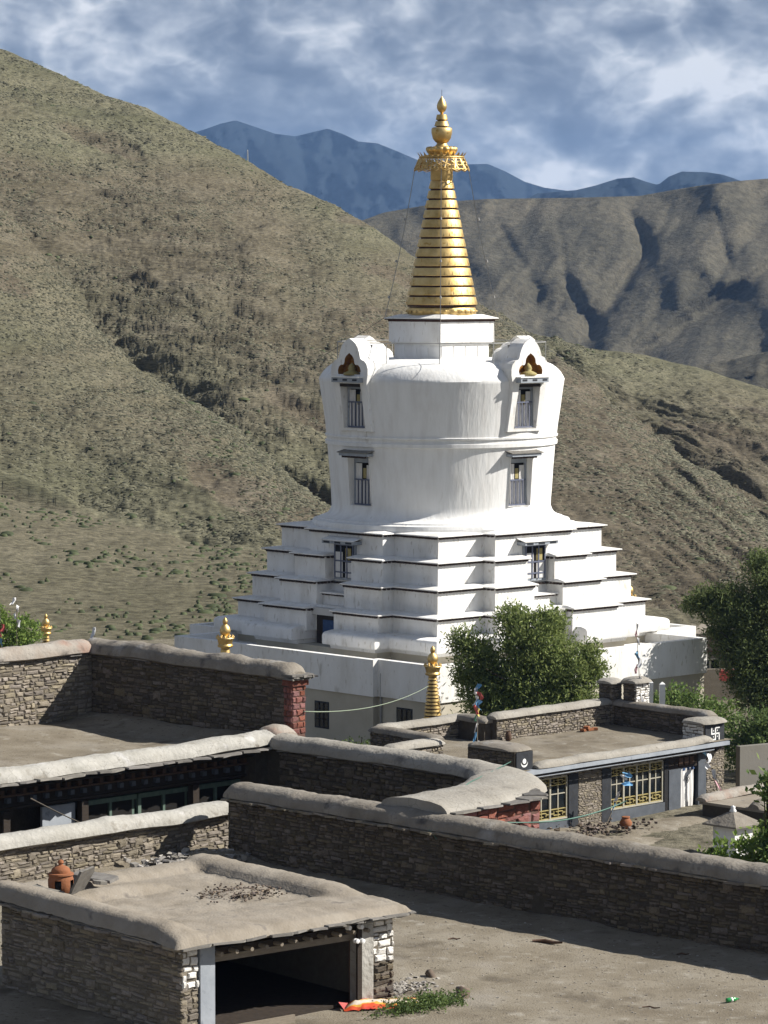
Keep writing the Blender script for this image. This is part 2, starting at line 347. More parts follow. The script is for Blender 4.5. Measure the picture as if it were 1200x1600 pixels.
M['juniper'] = leaf_mat('juniper_needles', (.105, .15, .044), (.29, .335, .115), .4)
M['juniper_dark'] = leaf_mat('dark_juniper_needles', (.065, .095, .034), (.19, .225, .085), .4)
M['leaf_bright'] = leaf_mat('bright_leaves', (.10, .17, .03), (.24, .32, .08))
M['leaf_mid'] = leaf_mat('mid_leaves', (.075, .135, .036), (.20, .26, .08))
M['leaf_weed'] = leaf_mat('weed_leaves', (.06, .10, .03), (.14, .19, .06))
M['tuft'] = leaf_mat('scrub_tufts', (.035, .036, .021), (.150, .142, .094), .1)
M['tuft_green'] = leaf_mat('green_scrub', (.05, .062, .03), (.095, .112, .052), .2)

# ------------------------------------------------------------------ landscape
def land_mat(name, cols, scale, stretch, brown=None, bump=.8, bdist=.25, fine=2.2, lo=.35, hi=1.6):
    """open hillside: patches of grass and bare soil; vertex attribute soil picks the browner ground"""
    m, nt, N, L, B = new_mat(name)
    B.inputs['Roughness'].default_value = 1; B.inputs['Specular IOR Level'].default_value = .05
    g = N.new('ShaderNodeNewGeometry'); mp = N.new('ShaderNodeMapping'); mp.inputs['Scale'].default_value = stretch; L.new(g.outputs['Position'], mp.inputs[0])
    def ns(sc, det, ro=.6):
        n = N.new('ShaderNodeTexNoise'); n.inputs['Scale'].default_value = sc; n.inputs['Detail'].default_value = det; n.inputs['Roughness'].default_value = ro
        L.new(mp.outputs[0], n.inputs['Vector']); return n.outputs['Fac']
    def ramp(src, cs, p0=.34, p1=.66):
        r = N.new('ShaderNodeValToRGB')
        for i, c in enumerate(cs):
            e = r.color_ramp.elements[i] if i < 2 else r.color_ramp.elements.new(.5)
            e.position = p0 + (p1 - p0) * i / (len(cs) - 1); e.color = (*c, 1)
        L.new(src, r.inputs[0]); return r.outputs[0]
    big = ramp(ns(scale, 6), cols)
    if brown:
        at = N.new('ShaderNodeAttribute'); at.attribute_name = 'soil'
        mx = N.new('ShaderNodeMix'); mx.data_type = 'RGBA'; L.new(at.outputs['Fac'], mx.inputs[0]); L.new(big, mx.inputs[6])
        L.new(ramp(ns(scale * 3, 5), brown), mx.inputs[7]); big = mx.outputs[2]
    fn = ns(fine, 8, .7)
    mr = N.new('ShaderNodeMapRange'); mr.inputs[1].default_value = .3; mr.inputs[2].default_value = .7; mr.inputs[3].default_value = lo; mr.inputs[4].default_value = hi; L.new(fn, mr.inputs[0])
    hs = N.new('ShaderNodeHueSaturation'); L.new(big, hs.inputs['Color']); L.new(mr.outputs[0], hs.inputs['Value'])
    L.new(hs.outputs[0], B.inputs['Base Color'])
    bp = N.new('ShaderNodeBump'); bp.inputs['Strength'].default_value = bump; bp.inputs['Distance'].default_value = bdist; L.new(fn, bp.inputs['Height']); L.new(bp.outputs[0], B.inputs['Normal'])
    return m
M['hill'] = land_mat('hillside_scrub',  [(.094, .092, .058), (.116, .111, .073), (.143, .133, .091)], .05, (.5, .5, 3.6),
                     brown=[(.078, .066, .046), (.104, .088, .063), (.130, .113, .084)], fine=2.1, lo=.30, hi=1.65, bdist=.25)  # strong fine contrast: grass and soil tones, plus painted-in shade between tufts
M['ground'] = land_mat('dusty_ground', [(.12, .11, .078), (.155, .14, .105), (.185, .17, .13)], .08, (1, 1, 1), fine=1.6)
M['mid_mountain'] = land_mat('dry_mountain', [(.062, .057, .041), (.088, .080, .058), (.115, .102, .074)], .014, (1, 1, 1.5), bump=.9, bdist=2.2, fine=.22, lo=.6, hi=1.4)
M['far_mountain'] = land_mat('far_mountain', [(.012, .017, .022), (.018, .025, .03)], .002, (1, 1, 1), bump=.4, bdist=12, fine=.012, lo=.8, hi=1.2)

def I(u, ks): return np.interp(u, [k[0] for k in ks], [k[1] for k in ks])
def far_grid(u, v, d):
    a = (u - 600) / FPX; b = -(v - 800) / FPX; t = d / (CT + b * ST)
    return np.stack([a * t, d, CAMZ + (-ST + b * CT) * t], -1)

# ground sheet
gx = np.concatenate([np.linspace(-3000, -80, 14), np.linspace(-70, 70, 57), np.linspace(80, 3000, 14)])
gy = np.concatenate([[-200, -60, 0, 30], np.linspace(50, 260, 85), np.linspace(280, 520, 13), [600, 700, 900, 1300, 2000, 4000, 7000, 9500]])
GX, GY = np.meshgrid(gx, gy)
GZ = fbm(GX * .08, GY * .08, 4, 3) * .35 * (GY < 600) - .12
GZ = GZ - np.clip((GY - 470) / 250, 0, 1) * 30
G = np.stack([GX, GY, GZ], -1).reshape(-1, 3)
ground = obj('ground', np_mesh('ground', G, grid_faces(len(gy), len(gx)), M['ground'], True)); tag(ground, 'dusty grey brown valley ground around the stupa', kind='structure')

# near hill: foot line, break of slope, gully or kink line, ridge line, back foot
U = np.arange(-420, 1702, 3.0)
ridge_v = I(U, [(-420, -110), (-200, -15), (0, 75), (90, 112), (170, 150), (230, 172), (300, 206), (380, 247), (450, 290), (520, 318), (570, 345), (610, 372), (650, 402), (700, 440), (740, 470), (790, 502), (830, 520), (870, 533), (930, 545), (1010, 555), (1100, 578), (1200, 606), (1400, 655), (1700, 720)])
ridge_d = I(U, [(-420, 560), (0, 520), (300, 500), (570, 480), (790, 465), (870, 458), (1010, 470), (1200, 450), (1700, 400)])
gul_v = I(U, [(-420, -70), (-200, 110), (0, 310), (60, 380), (130, 468), (210, 552), (300, 622), (400, 700), (520, 778), (650, 745), (790, 590), (870, 548), (905, 580), (960, 630), (1030, 690), (1100, 738), (1200, 806), (1400, 900), (1700, 985)])
gul_d = I(U, [(-420, 500), (0, 420), (210, 372), (400, 335), (520, 318), (650, 330), (790, 405), (870, 440), (960, 395), (1100, 338), (1200, 300), (1400, 260), (1700, 215)])
brk_v = I(U, [(-420, 650), (0, 768), (112, 797), (250, 830), (400, 862), (520, 884), (700, 905), (870, 931), (1200, 965), (1700, 1000)])
brk_d = I(U, [(-420, 300), (0, 290), (112, 284), (400, 265), (520, 258), (700, 245), (870, 233), (1200, 221), (1700, 208)])
foot_d = np.full_like(U, 198.0)
brk_d = np.maximum(brk_d, foot_d + 4); gul_d = np.maximum(gul_d, brk_d + 4); ridge_d = np.maximum(ridge_d, gul_d + 14)
A0 = far_grid(U, np.full_like(U, 1020.), foot_d); A0[:, 2] = -.5
A1 = far_grid(U, brk_v, brk_d); A2 = far_grid(U, gul_v, gul_d); A3 = far_grid(U, ridge_v, ridge_d)
A4 = A3.copy(); A4[:, 1] += 150; A4[:, 2] = -35; A4[:, 0] *= 1.25
rows = []; tt = []
for s_, (P, Q, n) in enumerate(((A0, A1, 60), (A1, A2, 130), (A2, A3, 130), (A3, A4, 14))):
    for k in range(n):
        t = k / n
        if s_ == 1: w = t + .06 * math.sin(PI * t)           # slightly bulging lower slope
        elif s_ == 2: w = t
        else: w = t
        rows.append(P * (1 - w) + Q * w + (np.array([0, 0, 1.2]) * math.sin(PI * t) if s_ in (1, 2) else 0)); tt.append(s_ + t)
rows.append(A4); tt.append(4.0)
H = np.array(rows); TT = np.array(tt)[:, None] + 0 * U[None, :]; UU = np.array(U)[None, :] + 0 * TT
X, Y, Z = H[..., 0], H[..., 1], H[..., 2]
fade = np.clip((TT - .15) / .5, 0, 1) * np.clip((3.25 - TT) / .3, 0, 1)
near_ridge = np.exp(-((TT - 3) / .06) ** 2)
big = fbm(X * .03, Z * .05 + Y * .02, 4, 11) * 2.4 * np.clip(TT - .8, 0, 1)
along = X * .55 + Y * .2
terr = fbm(X * .22 + Z * .1, Z * 1.15 + X * .16, 5, 23, .66) * 1.0                       # little terraces that follow the contour
tilt = np.clip((UU - 850) / 80, 0, 1) * np.clip((2 - TT) * 3, 0, 1)                       # slanting strata on the right slope
terr2 = fbm(X * .10 - Z * .16, Z * .95 + X * .62, 5, 29, .64) * .75
scar = fbm(X * .07 + 3, Z * .30 + X * .09, 3, 41)
scar = -np.clip(scar - .30, 0, 1) * 4.8 * np.where(UU > 840, .45, 1.0)                                                    # eroded scars
amp = np.where(TT < 1, .25, np.where(TT < 2, .75, 1.0))
dz = (terr * (1 - tilt) + terr2 * tilt) * amp + scar * np.clip(TT - 1, 0, 1)
dz = (dz + big) * fade * (1 - .75 * near_ridge)
ditch = 1.5 * np.clip((TT - .99) / .012, 0, 1) * np.clip((1.16 - TT) / .16, 0, 1) * np.clip((122 - UU) / 90, 0, 1) ** .5        # cut bank at far left
gl = np.exp(-((TT - 2.01) / .05) ** 2) * np.clip((560 - UU) / 60, 0, 1) * (-.85) * (.4 + .9 * (fbm(X * .12, Y * .0 + 3, 3, 5) + .5))            # gully bed
H[..., 2] = Z + dz + ditch + gl
H[..., 1] = Y - dz * .6
hill = obj('hillside', np_mesh('hillside', H.reshape(-1, 3), grid_faces(*H.shape[:2]), M['hill'], True))
soil = (np.clip((UU - 700) / 150, 0, 1) * np.clip((2.02 - TT) * 12, 0, 1) * np.clip((TT - .6) * 2, 0, 1) * 1.0
        + np.clip(fbm(X * .025, Z * .06, 4, 77) * 2.2, 0, .8) * (TT > .8) + np.clip(-scar * 2, 0, .8) + np.clip(.45 - abs(TT - 1.45), 0, .4) * np.clip((UU - 80) / 200, 0, 1) * (UU < 560))
at = hill.data.attributes.new('soil', 'FLOAT', 'POINT'); at.data.foreach_set('value', np.clip(np.where(TT < 1.0, .45, soil), 0, 1).astype(np.float32).ravel())
tag(hill, 'steep scrubby hillside rising behind the white stupa', kind='structure')

# scrub tufts on the hill
def tufts(name, label, pts, rad, hgt, m, seed, sides=5, wide=1.0):
    rg = np.random.default_rng(seed); n = len(pts)
    ang = rg.uniform(0, 2 * PI, n)[:, None] + np.arange(sides)[None, :] * 2 * PI / sides
    rr = rad[:, None] * rg.uniform(.6, 1.25, (n, sides))
    base = np.stack([pts[:, None, 0] + wide * rr * np.cos(ang), pts[:, None, 1] + rr * np.sin(ang), pts[:, None, 2] + rg.uniform(-.12, .0, (n, sides)) * 1.0], -1)
    mid = np.stack([pts[:, None, 0] + wide * .75 * rr * np.cos(ang + .5), pts[:, None, 1] + .75 * rr * np.sin(ang + .5), pts[:, None, 2] + hgt[:, None] * rg.uniform(.45, .85, (n, sides))], -1)
    top = pts + np.stack([rg.uniform(-.2, .2, n) * rad, rg.uniform(-.2, .2, n) * rad, hgt], -1)
    V = np.concatenate([base, mid, top[:, None, :]], 1).reshape(-1, 3); k = 2 * sides + 1
    F = []
    for s_ in range(sides):
        s2 = (s_ + 1) % sides
        F += [[s_, s2, sides + s_], [s2, sides + s2, sides + s_], [sides + s_, sides + s2, 2 * sides]]
    F = (np.array(F)[None] + (np.arange(n) * k)[:, None, None]).reshape(-1, 3)
    o = obj(name, np_mesh(name, V, F, m)); tag(o, label, kind='stuff'); return o
rg = np.random.default_rng(5)
def sample_hill(n, t0, t1, u0, u1, dens=None):
    r0 = np.searchsorted(np.array(tt), t0); r1 = min(np.searchsorted(np.array(tt), t1), len(tt) - 2)
    c0, c1 = np.searchsorted(U, u0), np.searchsorted(U, u1)
    fi = rg.uniform(r0, r1, n); fj = rg.uniform(c0, c1 - 1, n); i = fi.astype(int); j = fj.astype(int); a = (fi - i)[:, None]; b = (fj - j)[:, None]
    P = (H[i, j] * (1 - a) + H[i + 1, j] * a) * (1 - b) + (H[i, j + 1] * (1 - a) + H[i + 1, j + 1] * a) * b
    if dens is not None: P = P[rg.uniform(0, 1, n) < dens(P)]
    return P
cl = lambda P: np.clip(.55 + 1.6 * fbm(P[:, 0] * .12, P[:, 2] * .3, 3, 91), 0, 1)
P = np.concatenate([sample_hill(26000, 1.02, 2.0, -60, 700, cl), sample_hill(40000, 2.0, 3.02, -60, 860, cl), sample_hill(15000, 1.02, 2.0, 840, 1260, cl), sample_hill(3500, 2.0, 3.0, 860, 1260, cl)])
tufts('scrub', 'dry tufts of grass and scrub dotted over the hillside', P, rg.uniform(.04, .10, len(P)) * rg.choice([.7, 1, 1, 2.0], len(P)), rg.uniform(.04, .11, len(P)), M['tuft'], 1, wide=3.0)
P = np.concatenate([sample_hill(1300, .12, .97, -60, 520, lambda P: np.clip(.35 + 2 * fbm(P[:, 0] * .1, P[:, 1] * .06, 2, 9), 0, 1)),
                    sample_hill(1500, 1.0, 3.0, -60, 1260, lambda P: np.clip(.2 + 2 * fbm(P[:, 0] * .06, P[:, 2] * .12, 2, 19), 0, 1))])
tufts('green_scrub', 'low green shrubs scattered over the hill foot and slope', P, rg.uniform(.1, .3, len(P)) * rg.choice([.6, .8, 1, 1.7], len(P)), rg.uniform(.08, .26, len(P)), M['tuft_green'], 2, 8, 1.3)

# middle distance: dry folded mountain
Um = np.arange(380, 1760, 4.0); nv = 170
rv = I(Um, [(380, 400), (500, 362), (570, 343), (600, 332), (640, 325), (700, 315), (760, 311), (820, 310), (900, 309), (1000, 306), (1050, 297), (1100, 289), (1150, 283), (1200, 279), (1300, 268), (1760, 300)])
T_ = np.linspace(0, 1, nv)[:, None]
UUm = Um[None, :] + 0 * T_
Vm = 640 * (1 - T_) + rv[None, :] * T_
Dm = 1500 + 270 * T_ ** 1.15
def carve(poly, width, dep):
    best = np.full(UUm.shape, 1e9); prm = np.zeros(UUm.shape)
    L_ = 0; n = len(poly) - 1
    for i in range(n):
        (x0, y0), (x1, y1) = poly[i], poly[i + 1]; dx, dy = x1 - x0, y1 - y0
        t = np.clip(((UUm - x0) * dx + (Vm - y0) * dy) / (dx * dx + dy * dy), 0, 1)
        dd = np.hypot(UUm - x0 - t * dx, Vm - y0 - t * dy)
        prm = np.where(dd < best, (i + t) / n, prm); best = np.minimum(best, dd)
    prm = np.clip((Vm - poly[0][1]) / (poly[-1][1] - poly[0][1]), 0, 1)
    w = width * (.4 + prm)
    return dep * (.25 + .75 * prm) / (1 + (best / w) ** 2)
for poly, w, dep in (([(985, 335), (1004, 365), (1008, 395), (985, 428), (945, 485), (905, 555)], 20, 62),
                     ([(1260, 375), (1200, 420), (1140, 462), (1085, 505), (1000, 560)], 20, 70),
                     ([(870, 345), (880, 385), (882, 430), (897, 460), (930, 520)], 10, 26),
                     ([(1120, 330), (1130, 380), (1136, 408), (1118, 445), (1090, 480)], 9, 20),
                     ([(640, 335), (700, 390), (740, 450), (770, 540)], 26, 40),
                     ([(770, 330), (800, 390), (838, 450), (850, 540)], 13, 24),
                     ([(1215, 300), (1195, 345), (1160, 375), (1138, 405)], 14, 22),
                     ([(1050, 310), (1040, 350), (1010, 390)], 9, 16), ([(600, 345), (640, 420), (690, 560)], 18, 36)):
    Dm = Dm + carve(poly, w, dep * (.62 if dep > 45 else .42))
Dm = Dm + fbm(UUm * .008, Vm * .008, 3, 51) * 36 + fbm(UUm * .04 + Vm * .03, Vm * .022, 6, 57, .62) * 4
Pm = far_grid(UUm, Vm, Dm)
back = Pm[-1].copy(); back[:, 1] += 500; back[:, 2] = -40
Pm = np.concatenate([Pm, back[None]], 0)
mid = obj('mountain', np_mesh('mountain', Pm.reshape(-1, 3), grid_faces(*Pm.shape[:2]), M['mid_mountain'], True)); tag(mid, 'folded brown mountain across the valley', kind='structure')
# low dark spur at the right edge of the valley
Us = np.arange(1000, 1700, 6.0)[None, :] + 0 * np.linspace(0, 1, 30)[:, None]; ts = np.linspace(0, 1, 30)[:, None]
sv = I(Us[0], [(1000, 590), (1090, 571), (1150, 560), (1200, 549), (1300, 520), (1700, 470)])[None, :]
Ps = far_grid(Us, 660 * (1 - ts) + sv * ts, 1000 + 200 * ts + fbm(Us * .03, ts * 4, 4, 5) * 30)
bk = Ps[-1].copy(); bk[:, 1] += 200; bk[:, 2] = -40; Ps = np.concatenate([Ps, bk[None]], 0)
spur = obj('valley_spur', np_mesh('valley_spur', Ps.reshape(-1, 3), grid_faces(*Ps.shape[:2]), M['mid_mountain'], True)); tag(spur, 'low brown spur at the foot of the folded mountain', kind='structure')
# far blue mountains
def far_range(name, label, ks, d, base_v, seed, rough):
    u = np.arange(ks[0][0], ks[-1][0] + 1, 5.0); t = np.linspace(0, 1, 70)[:, None]
    rv_ = I(u, ks)[None, :]; u2 = u[None, :] + 0 * t; v = base_v * (1 - t) + rv_ * t
    dd = d + d * .16 * t + fbm(u2 * .018, v * .014, 5, seed, .55) * d * rough
    P_ = far_grid(u2, v, dd); b = P_[-1].copy(); b[:, 1] += d * .3; b[:, 2] = -60; P_ = np.concatenate([P_, b[None]], 0)
    o = obj(name, np_mesh(name, P_.reshape(-1, 3), grid_faces(*P_.shape[:2]), M['far_mountain'], True)); tag(o, label, kind='structure')
far_range('far_mountain', 'dark blue peaks on the skyline behind the hill', [(-500, 260), (100, 235), (250, 222), (320, 202), (345, 193), (368, 188), (395, 197), (430, 209), (462, 213), (490, 206), (512, 201), (535, 209), (560, 221), (590, 224), (620, 236), (650, 249), (690, 262), (725, 257), (762, 256), (790, 268), (820, 284), (850, 293), (900, 300), (1000, 312), (1300, 320), (1700, 300)], 6500, 480, 61, .05)
far_range('far_mountain', 'smaller dark blue peaks on the skyline at right', [(780, 330), (840, 302), (900, 297), (930, 290), (965, 279), (990, 277), (1010, 284), (1028, 289), (1045, 276), (1065, 268), (1105, 269), (1130, 273), (1148, 279), (1200, 300), (1400, 290), (1700, 310)], 4600, 440, 67, .05)

# ------------------------------------------------------------------ the white stupa
stupa = thing('stupa', 'great white stupa with stepped terraces and tall gilded ringed spire', 'stupa', (2.9, 168, 0), math.radians(-47))
def rot_pts(pts, k):
    c, s_ = [(1, 0), (0, 1), (-1, 0), (0, -1)][k]
    return [(x * c - y * s_, x * s_ + y * c) for x, y in pts]
def redent(S, p, w, sw=None, sd=None):
    side = [(-S, -S), (-w, -S), (-w, -S - p)]
    if sw: side += [(-sw, -S - p), (-sw, -sd), (sw, -sd), (sw, -S - p)]
    side += [(w, -S - p), (w, -S)]
    out = []
    for k in range(4): out += rot_pts(side, k)
    return out
def dentils(mb, poly, z0, z1, step, dep, wid, drop_edges=None):
    n = len(poly)
    for i in range(n):
        a, b = Vector((*poly[i], 0)), Vector((*poly[(i + 1) % n], 0)); d = b - a; L_ = d.length
        if L_ < step: continue
        d.normalize(); nr = Vector((d.y, -d.x, 0)); c = max(1, int(L_ / step))
        if (a + b).dot(nr) < 0 and False: continue
        for k in range(c):
            q = a + d * ((k + .5) * L_ / c) + nr * dep / 2
            Mx = Matrix((( d.x, nr.x, 0, q.x), (d.y, nr.y, 0, q.y), (0, 0, 1, (z0 + z1) / 2), (0, 0, 0, 1)))
            mb.obox(Mx, wid, dep, z1 - z0)
# plinth storey, a cross in plan
PW, PS = 7.2, 11.05
plin = []
for k in range(4):
    if k in (0, 1): plin += rot_pts([(-PW, -PS - .32)], k)
pl_poly = [(-PW, -PS - .32), (PW, -PS - .32), (PW, -PS), (PS, -PS), (PS, -PW), (PS + .32, -PW), (PS + .32, PW), (PW, PW), (PW, PS), (-PW, PS), (-PW, PW), (-PS, PW), (-PS, -PW), (-PW, -PW)]
def off(poly, o):
    n = len(poly); out = []
    for i in range(n):
        a, b, c = Vector(poly[i - 1]), Vector(poly[i]), Vector(poly[(i + 1) % n])
        d1 = (b - a).normalized(); d2 = (c - b).normalized()
        n1 = Vector((d1.y, -d1.x)); n2 = Vector((d2.y, -d2.x)); q = b + (n1 + n2) * (o / max(.2, 1 + n1.dot(n2)))
        out.append((q.x, q.y))
    return out
MB().stack([(off(pl_poly, 0), -.3), (off(pl_poly, 0), 2.9)]).build('lower_wall', M['beige_plaster'], stupa)
MB().stack([(off(pl_poly, .1), 2.9), (off(pl_poly, .1), 4.15)]).build('plinth_wall', M['white'], stupa)
par = MB()
o1, o2 = off(pl_poly, .102), off(pl_poly, -.25)
nn = len(o1)
for i in range(nn):
    j = (i + 1) % nn
    par.add([(*o1[i], 4.12), (*o1[j], 4.12), (*o1[j], 4.64), (*o1[i], 4.64), (*o2[i], 4.12), (*o2[j], 4.12), (*o2[j], 4.64), (*o2[i], 4.64)],
            [(0, 1, 2, 3), (3, 2, 6, 7), (7, 6, 5, 4)])
par.build('parapet', M['white'], stupa)
def plinth_window(x, face):
    w = MB(); w.box(x - .52, x + .52, -PS - .325, -PS - .20, 1.05, 2.35)
    k = 0 if face == 'left' else 1
    o = w.build('window', M['dark_blue'], stupa); o.rotation_euler = (0, 0, k * PI / 2)
    g = MB(); g.box(x - .44, x + .44, -PS - .345, -PS - .326, 1.13, 2.27); og = g.build('pane', M['glass'], o)
    b = MB()
    for q in (-.15, .15): b.box(x + q - .025, x + q + .025, -PS - .38, -PS - .346, 1.1, 2.3)
    for q in (1.5, 1.9): b.box(x - .47, x + .47, -PS - .377, -PS - .347, q - .025, q + .025)
    b.build('bar', M['wood_dark'], o)
for x in (-.1, 3.6, -3.8): plinth_window(x, 'left')
def corner_window(x):
    w = MB(); w.box(x - .55, x + .55, -PS - .004, -PS + .2, 1.6, 2.5); o = w.build('window', M['dark_blue'], stupa)
    MB().box(x - .47, x + .47, -PS - .024, -PS - .005, 1.67, 2.43).build('pane', M['glass'], o)
    b = MB()
    for q in (-.16, .16): b.box(x + q - .025, x + q + .025, -PS - .055, -PS - .025, 1.65, 2.45)
    b.build('bar', M['wood_dark'], o)
corner_window(9.0)
for k_ in (0, 1):
    d = MB(); d.tube([(PW + .25, -PS - .06, 4.0), (PW + .25, -PS - .06, .2)], .05, 8) if k_ == 0 else d.tube([(PS + .2, -PW - .1, 4.0), (PS + .2, -PW - .1, .2)], .05, 8)
    d.build('drain_pipe', M['rail'], stupa)
# rounded ledge that carries the terraces
SL = dict(S=8.05, p=.95, w=4.75)
def led(o): return redent(SL['S'] + o, SL['p'], SL['w'] + o, 1.15 - o * .2, 6.6)
MB().stack([(led(-.35), 4.5), (led(-.3), 4.70), (led(.10), 4.73), (led(.13), 4.80), (led(.13), 5.16), (led(.09), 5.26), (led(-.02), 5.33), (led(-.4), 5.40)]).build('rounded_ledge', M['white'], stupa, 40)
MB().stack([(redent(7.6, .95, 4.4), 4.15), (redent(7.6, .95, 4.4), 4.51)]).build('ledge_foot', M['beige_plaster'], stupa)
tiers = [(7.3, .95, 4.2, 5.3, 6.22, 1.0, 7.6), (6.78, .8, 3.7, 6.34, 7.5, 1.0, 6.5), (6.25, .8, 3.2, 7.6, 8.75, .95, 6.5), (5.72, .8, 2.65, 8.85, 9.97, None, None)]
for S, p, w, z0, z1, sw, sd in tiers:
    MB().stack([(redent(S, p, w, sw, sd), z0 - .15), (redent(S, p, w, sw, sd), z1)]).build('terrace', M['white'], stupa)
    dn = MB(); dentils(dn, redent(S, p, w, sw, sd), z1 - .085, z1 - .005, .21, .13, .12)
    dn.build('dentil_course', M['dentil'], stupa, kind='stuff')
    o_ = .2; P1 = redent(S + o_, p, w + o_, (sw - o_ * .4) if sw else None, sd); P0 = redent(S + o_ - .03, p, w + o_ - .03, (sw - o_ * .4) if sw else None, sd)
    MB().stack([(P0, z1), (P1, z1 + .035)]).build('eave_board', M['dentil'], stupa)
    P2 = redent(S + o_ + .02, p, w + o_ + .02, (sw - o_ * .4 - .02) if sw else None, sd - .01 if sd else None); P3 = redent(S - .4, p, w - .3, sw, sd - .02 if sd else None)
    MB().stack([(P2, z1 + .036), (P2, z1 + .085), (P3, z1 + .19)]).build('ledge', M['white'], stupa)
# blocks and openings in the slots of the four faces
def side_box(name, m, k, x0, x1, y0, y1, z0, z1, parent=None, label=None):
    o = MB().box(x0, x1, y0, y1, z0, z1).build(name, m, parent or stupa, label=label)
    if not parent: o.rotation_euler = (0, 0, k * PI / 2)
    return o
for k in range(4):
    blk = side_box('step_block', M['white'], k, -.995, .995, -7.15, -6.45, 6.3, 6.95)
    dn = MB(); dentils(dn, [(-.98, -7.15), (.98, -7.15)], 6.87, 6.948, .21, .13, .12); dn.build('dentil_course', M['dentil'], blk, kind='stuff')
    MB().stack([([(-1.0, -7.33), (1.0, -7.33), (1.0, -6.46), (-1.0, -6.46)], 6.952), ([(-1.0, -7.33), (1.0, -7.33), (1.0, -6.46), (-1.0, -6.46)], 7.03)]).build('ledge', M['white'], blk)
    side_box('lintel', M['grey_plaster'], k, -.99, .99, -7.9, -7.3, 5.95, 6.3)
    # tall window standing in the slot
    win = side_box('window', M['blue_grey_light'], k, -.78, .78, -6.62, -6.53, 7.62, 9.42)
    side_box('opening', M['dark_room'], k, -.66, .66, -6.635, -6.622, 7.74, 9.36, win)
    side_box('curtain', M['cloth'], k, -.64, -.12, -6.655, -6.638, 7.75, 9.0, win); side_box('curtain', M['cloth'], k, .1, .64, -6.655, -6.638, 7.75, 8.5, win)
    side_box('gilt_panel', M['yellow_paint'], k, .1, .5, -6.652, -6.639, 8.62, 9.2, win)
    b = MB()
    for q in (-.66, -.22, .22, .66): b.box(q - .035, q + .035, -6.69, -6.657, 7.72, 9.38)
    for q in (8.0, 8.56, 9.36): b.box(-.70, .70, -6.686, -6.66, q - .035, q + .035)
    b.build('bar', M['window_blue'], win)
    aw = side_box('awning', M['blue_grey_light'], k, -1.15, 1.15, -7.1, -6.5, 9.42, 9.58)
    MB().add([(-1.2, -7.16, 9.581), (1.2, -7.16, 9.581), (1.2, -6.5, 9.74), (-1.2, -6.5, 9.74), (-1.2, -7.16, 9.61), (1.2, -7.16, 9.61), (1.2, -6.5, 9.77), (-1.2, -6.5, 9.77)], [(3, 2, 1, 0), (4, 5, 6, 7), (0, 1, 5, 4), (1, 2, 6, 5), (2, 3, 7, 6), (3, 0, 4, 7)]).build('awning_cover', M['white'], aw)
    for q in (-.8, 0, .8): side_box('painted_panel', M['dark_blue'], k, q - .22, q + .22, -7.112, -7.1, 9.45, 9.54, aw)
    # door at the bottom
    dr = side_box('door', M['wood_dark'], k, -.95, .95, -7.62, -7.5, 4.5, 5.95)
    side_box('door_curtain', M['cloth_blue'], k, -.45, .6, -7.66, -7.63, 4.55, 5.7, dr)

# the drum, with four pairs of real window openings
HWA = .132
Lo, Hi = (11.25, 13.65), (15.1, 17.3)
prof = [(6.52, 10.08), (6.55, 10.22), (6.48, 10.38), (6.2, 10.42), (6.16, 10.5), (5.95, 10.56), (5.72, 10.68), (5.6, 10.84), (5.53, 11.05), (5.53, 11.25), (5.6, 12.2), (5.66, 13.0), (5.71, 13.65), (5.75, 14.1), (5.76, 14.16), (5.86, 14.18), (5.87, 14.36), (5.80, 14.38), (5.81, 14.56), (5.88, 14.575), (5.89, 14.66), (5.83, 14.68), (5.87, 15.1),
        (5.98, 16.0), (6.1, 16.8), (6.17, 17.3), (6.19, 17.42), (6.13, 17.55), (5.98, 17.78), (5.8, 17.98), (5.55, 18.16), (5.2, 18.3), (4.6, 18.4), (3.4, 18.45), (0.0, 18.47)]
angs = []
for k in range(4):
    c = k * PI / 2
    angs += [c - HWA, c - HWA / 3, c + HWA / 3, c + HWA]
    e0, e1 = c + HWA, c + PI / 2 - HWA
    angs += [e0 + (e1 - e0) * q / 18 for q in range(1, 18)]
na = len(angs); dv, df = [], []
for i, (r, z) in enumerate(prof):
    for t in angs:
        wob = .018 * mnoise.noise(Vector((math.cos(t) * 2.2, math.sin(t) * 2.2, z * .8))) + .012 * mnoise.noise(Vector((math.cos(t) * 9, math.sin(t) * 9, z * 2.5)))
        q = r + wob * (1 if r > 1 else 0) * 2
        dv.append((q * math.cos(t), q * math.sin(t), z))
def in_hole(i, j):
    z = (prof[i][1] + prof[i + 1][1]) / 2; jj = j % (len(angs) // 4)
    return jj in (0, 1, 2) and (Lo[0] < z < Lo[1] or Hi[0] < z < Hi[1])
for i in range(len(prof) - 1):
    for j in range(na):
        if in_hole(i, j): continue
        j2 = (j + 1) % na; df.append((i * na + j, i * na + j2, (i + 1) * na + j2, (i + 1) * na + j))
drum = MB().add(dv, df)
drum.build('drum', M['white_drum'], stupa, 35)
def radial(k): return k * PI / 2
def rbox(name, m, k, t0, t1, r0, r1, z0, z1, parent=None, lean=0.0):
    """box in the frame of face k: t sideways, r outwards; lean shifts the top outwards"""
    vs_ = [(r0, t0, z0), (r1, t0, z0), (r1, t1, z0), (r0, t1, z0), (r0 + lean, t0, z1), (r1 + lean, t0, z1), (r1 + lean, t1, z1), (r0 + lean, t1, z1)]
    o = MB().add(vs_, [(3, 2, 1, 0), (4, 5, 6, 7), (0, 1, 5, 4), (1, 2, 6, 5), (2, 3, 7, 6), (3, 0, 4, 7)]).build(name, m, parent or stupa)
    if not parent: o.rotation_euler = (0, 0, radial(k))
    return o
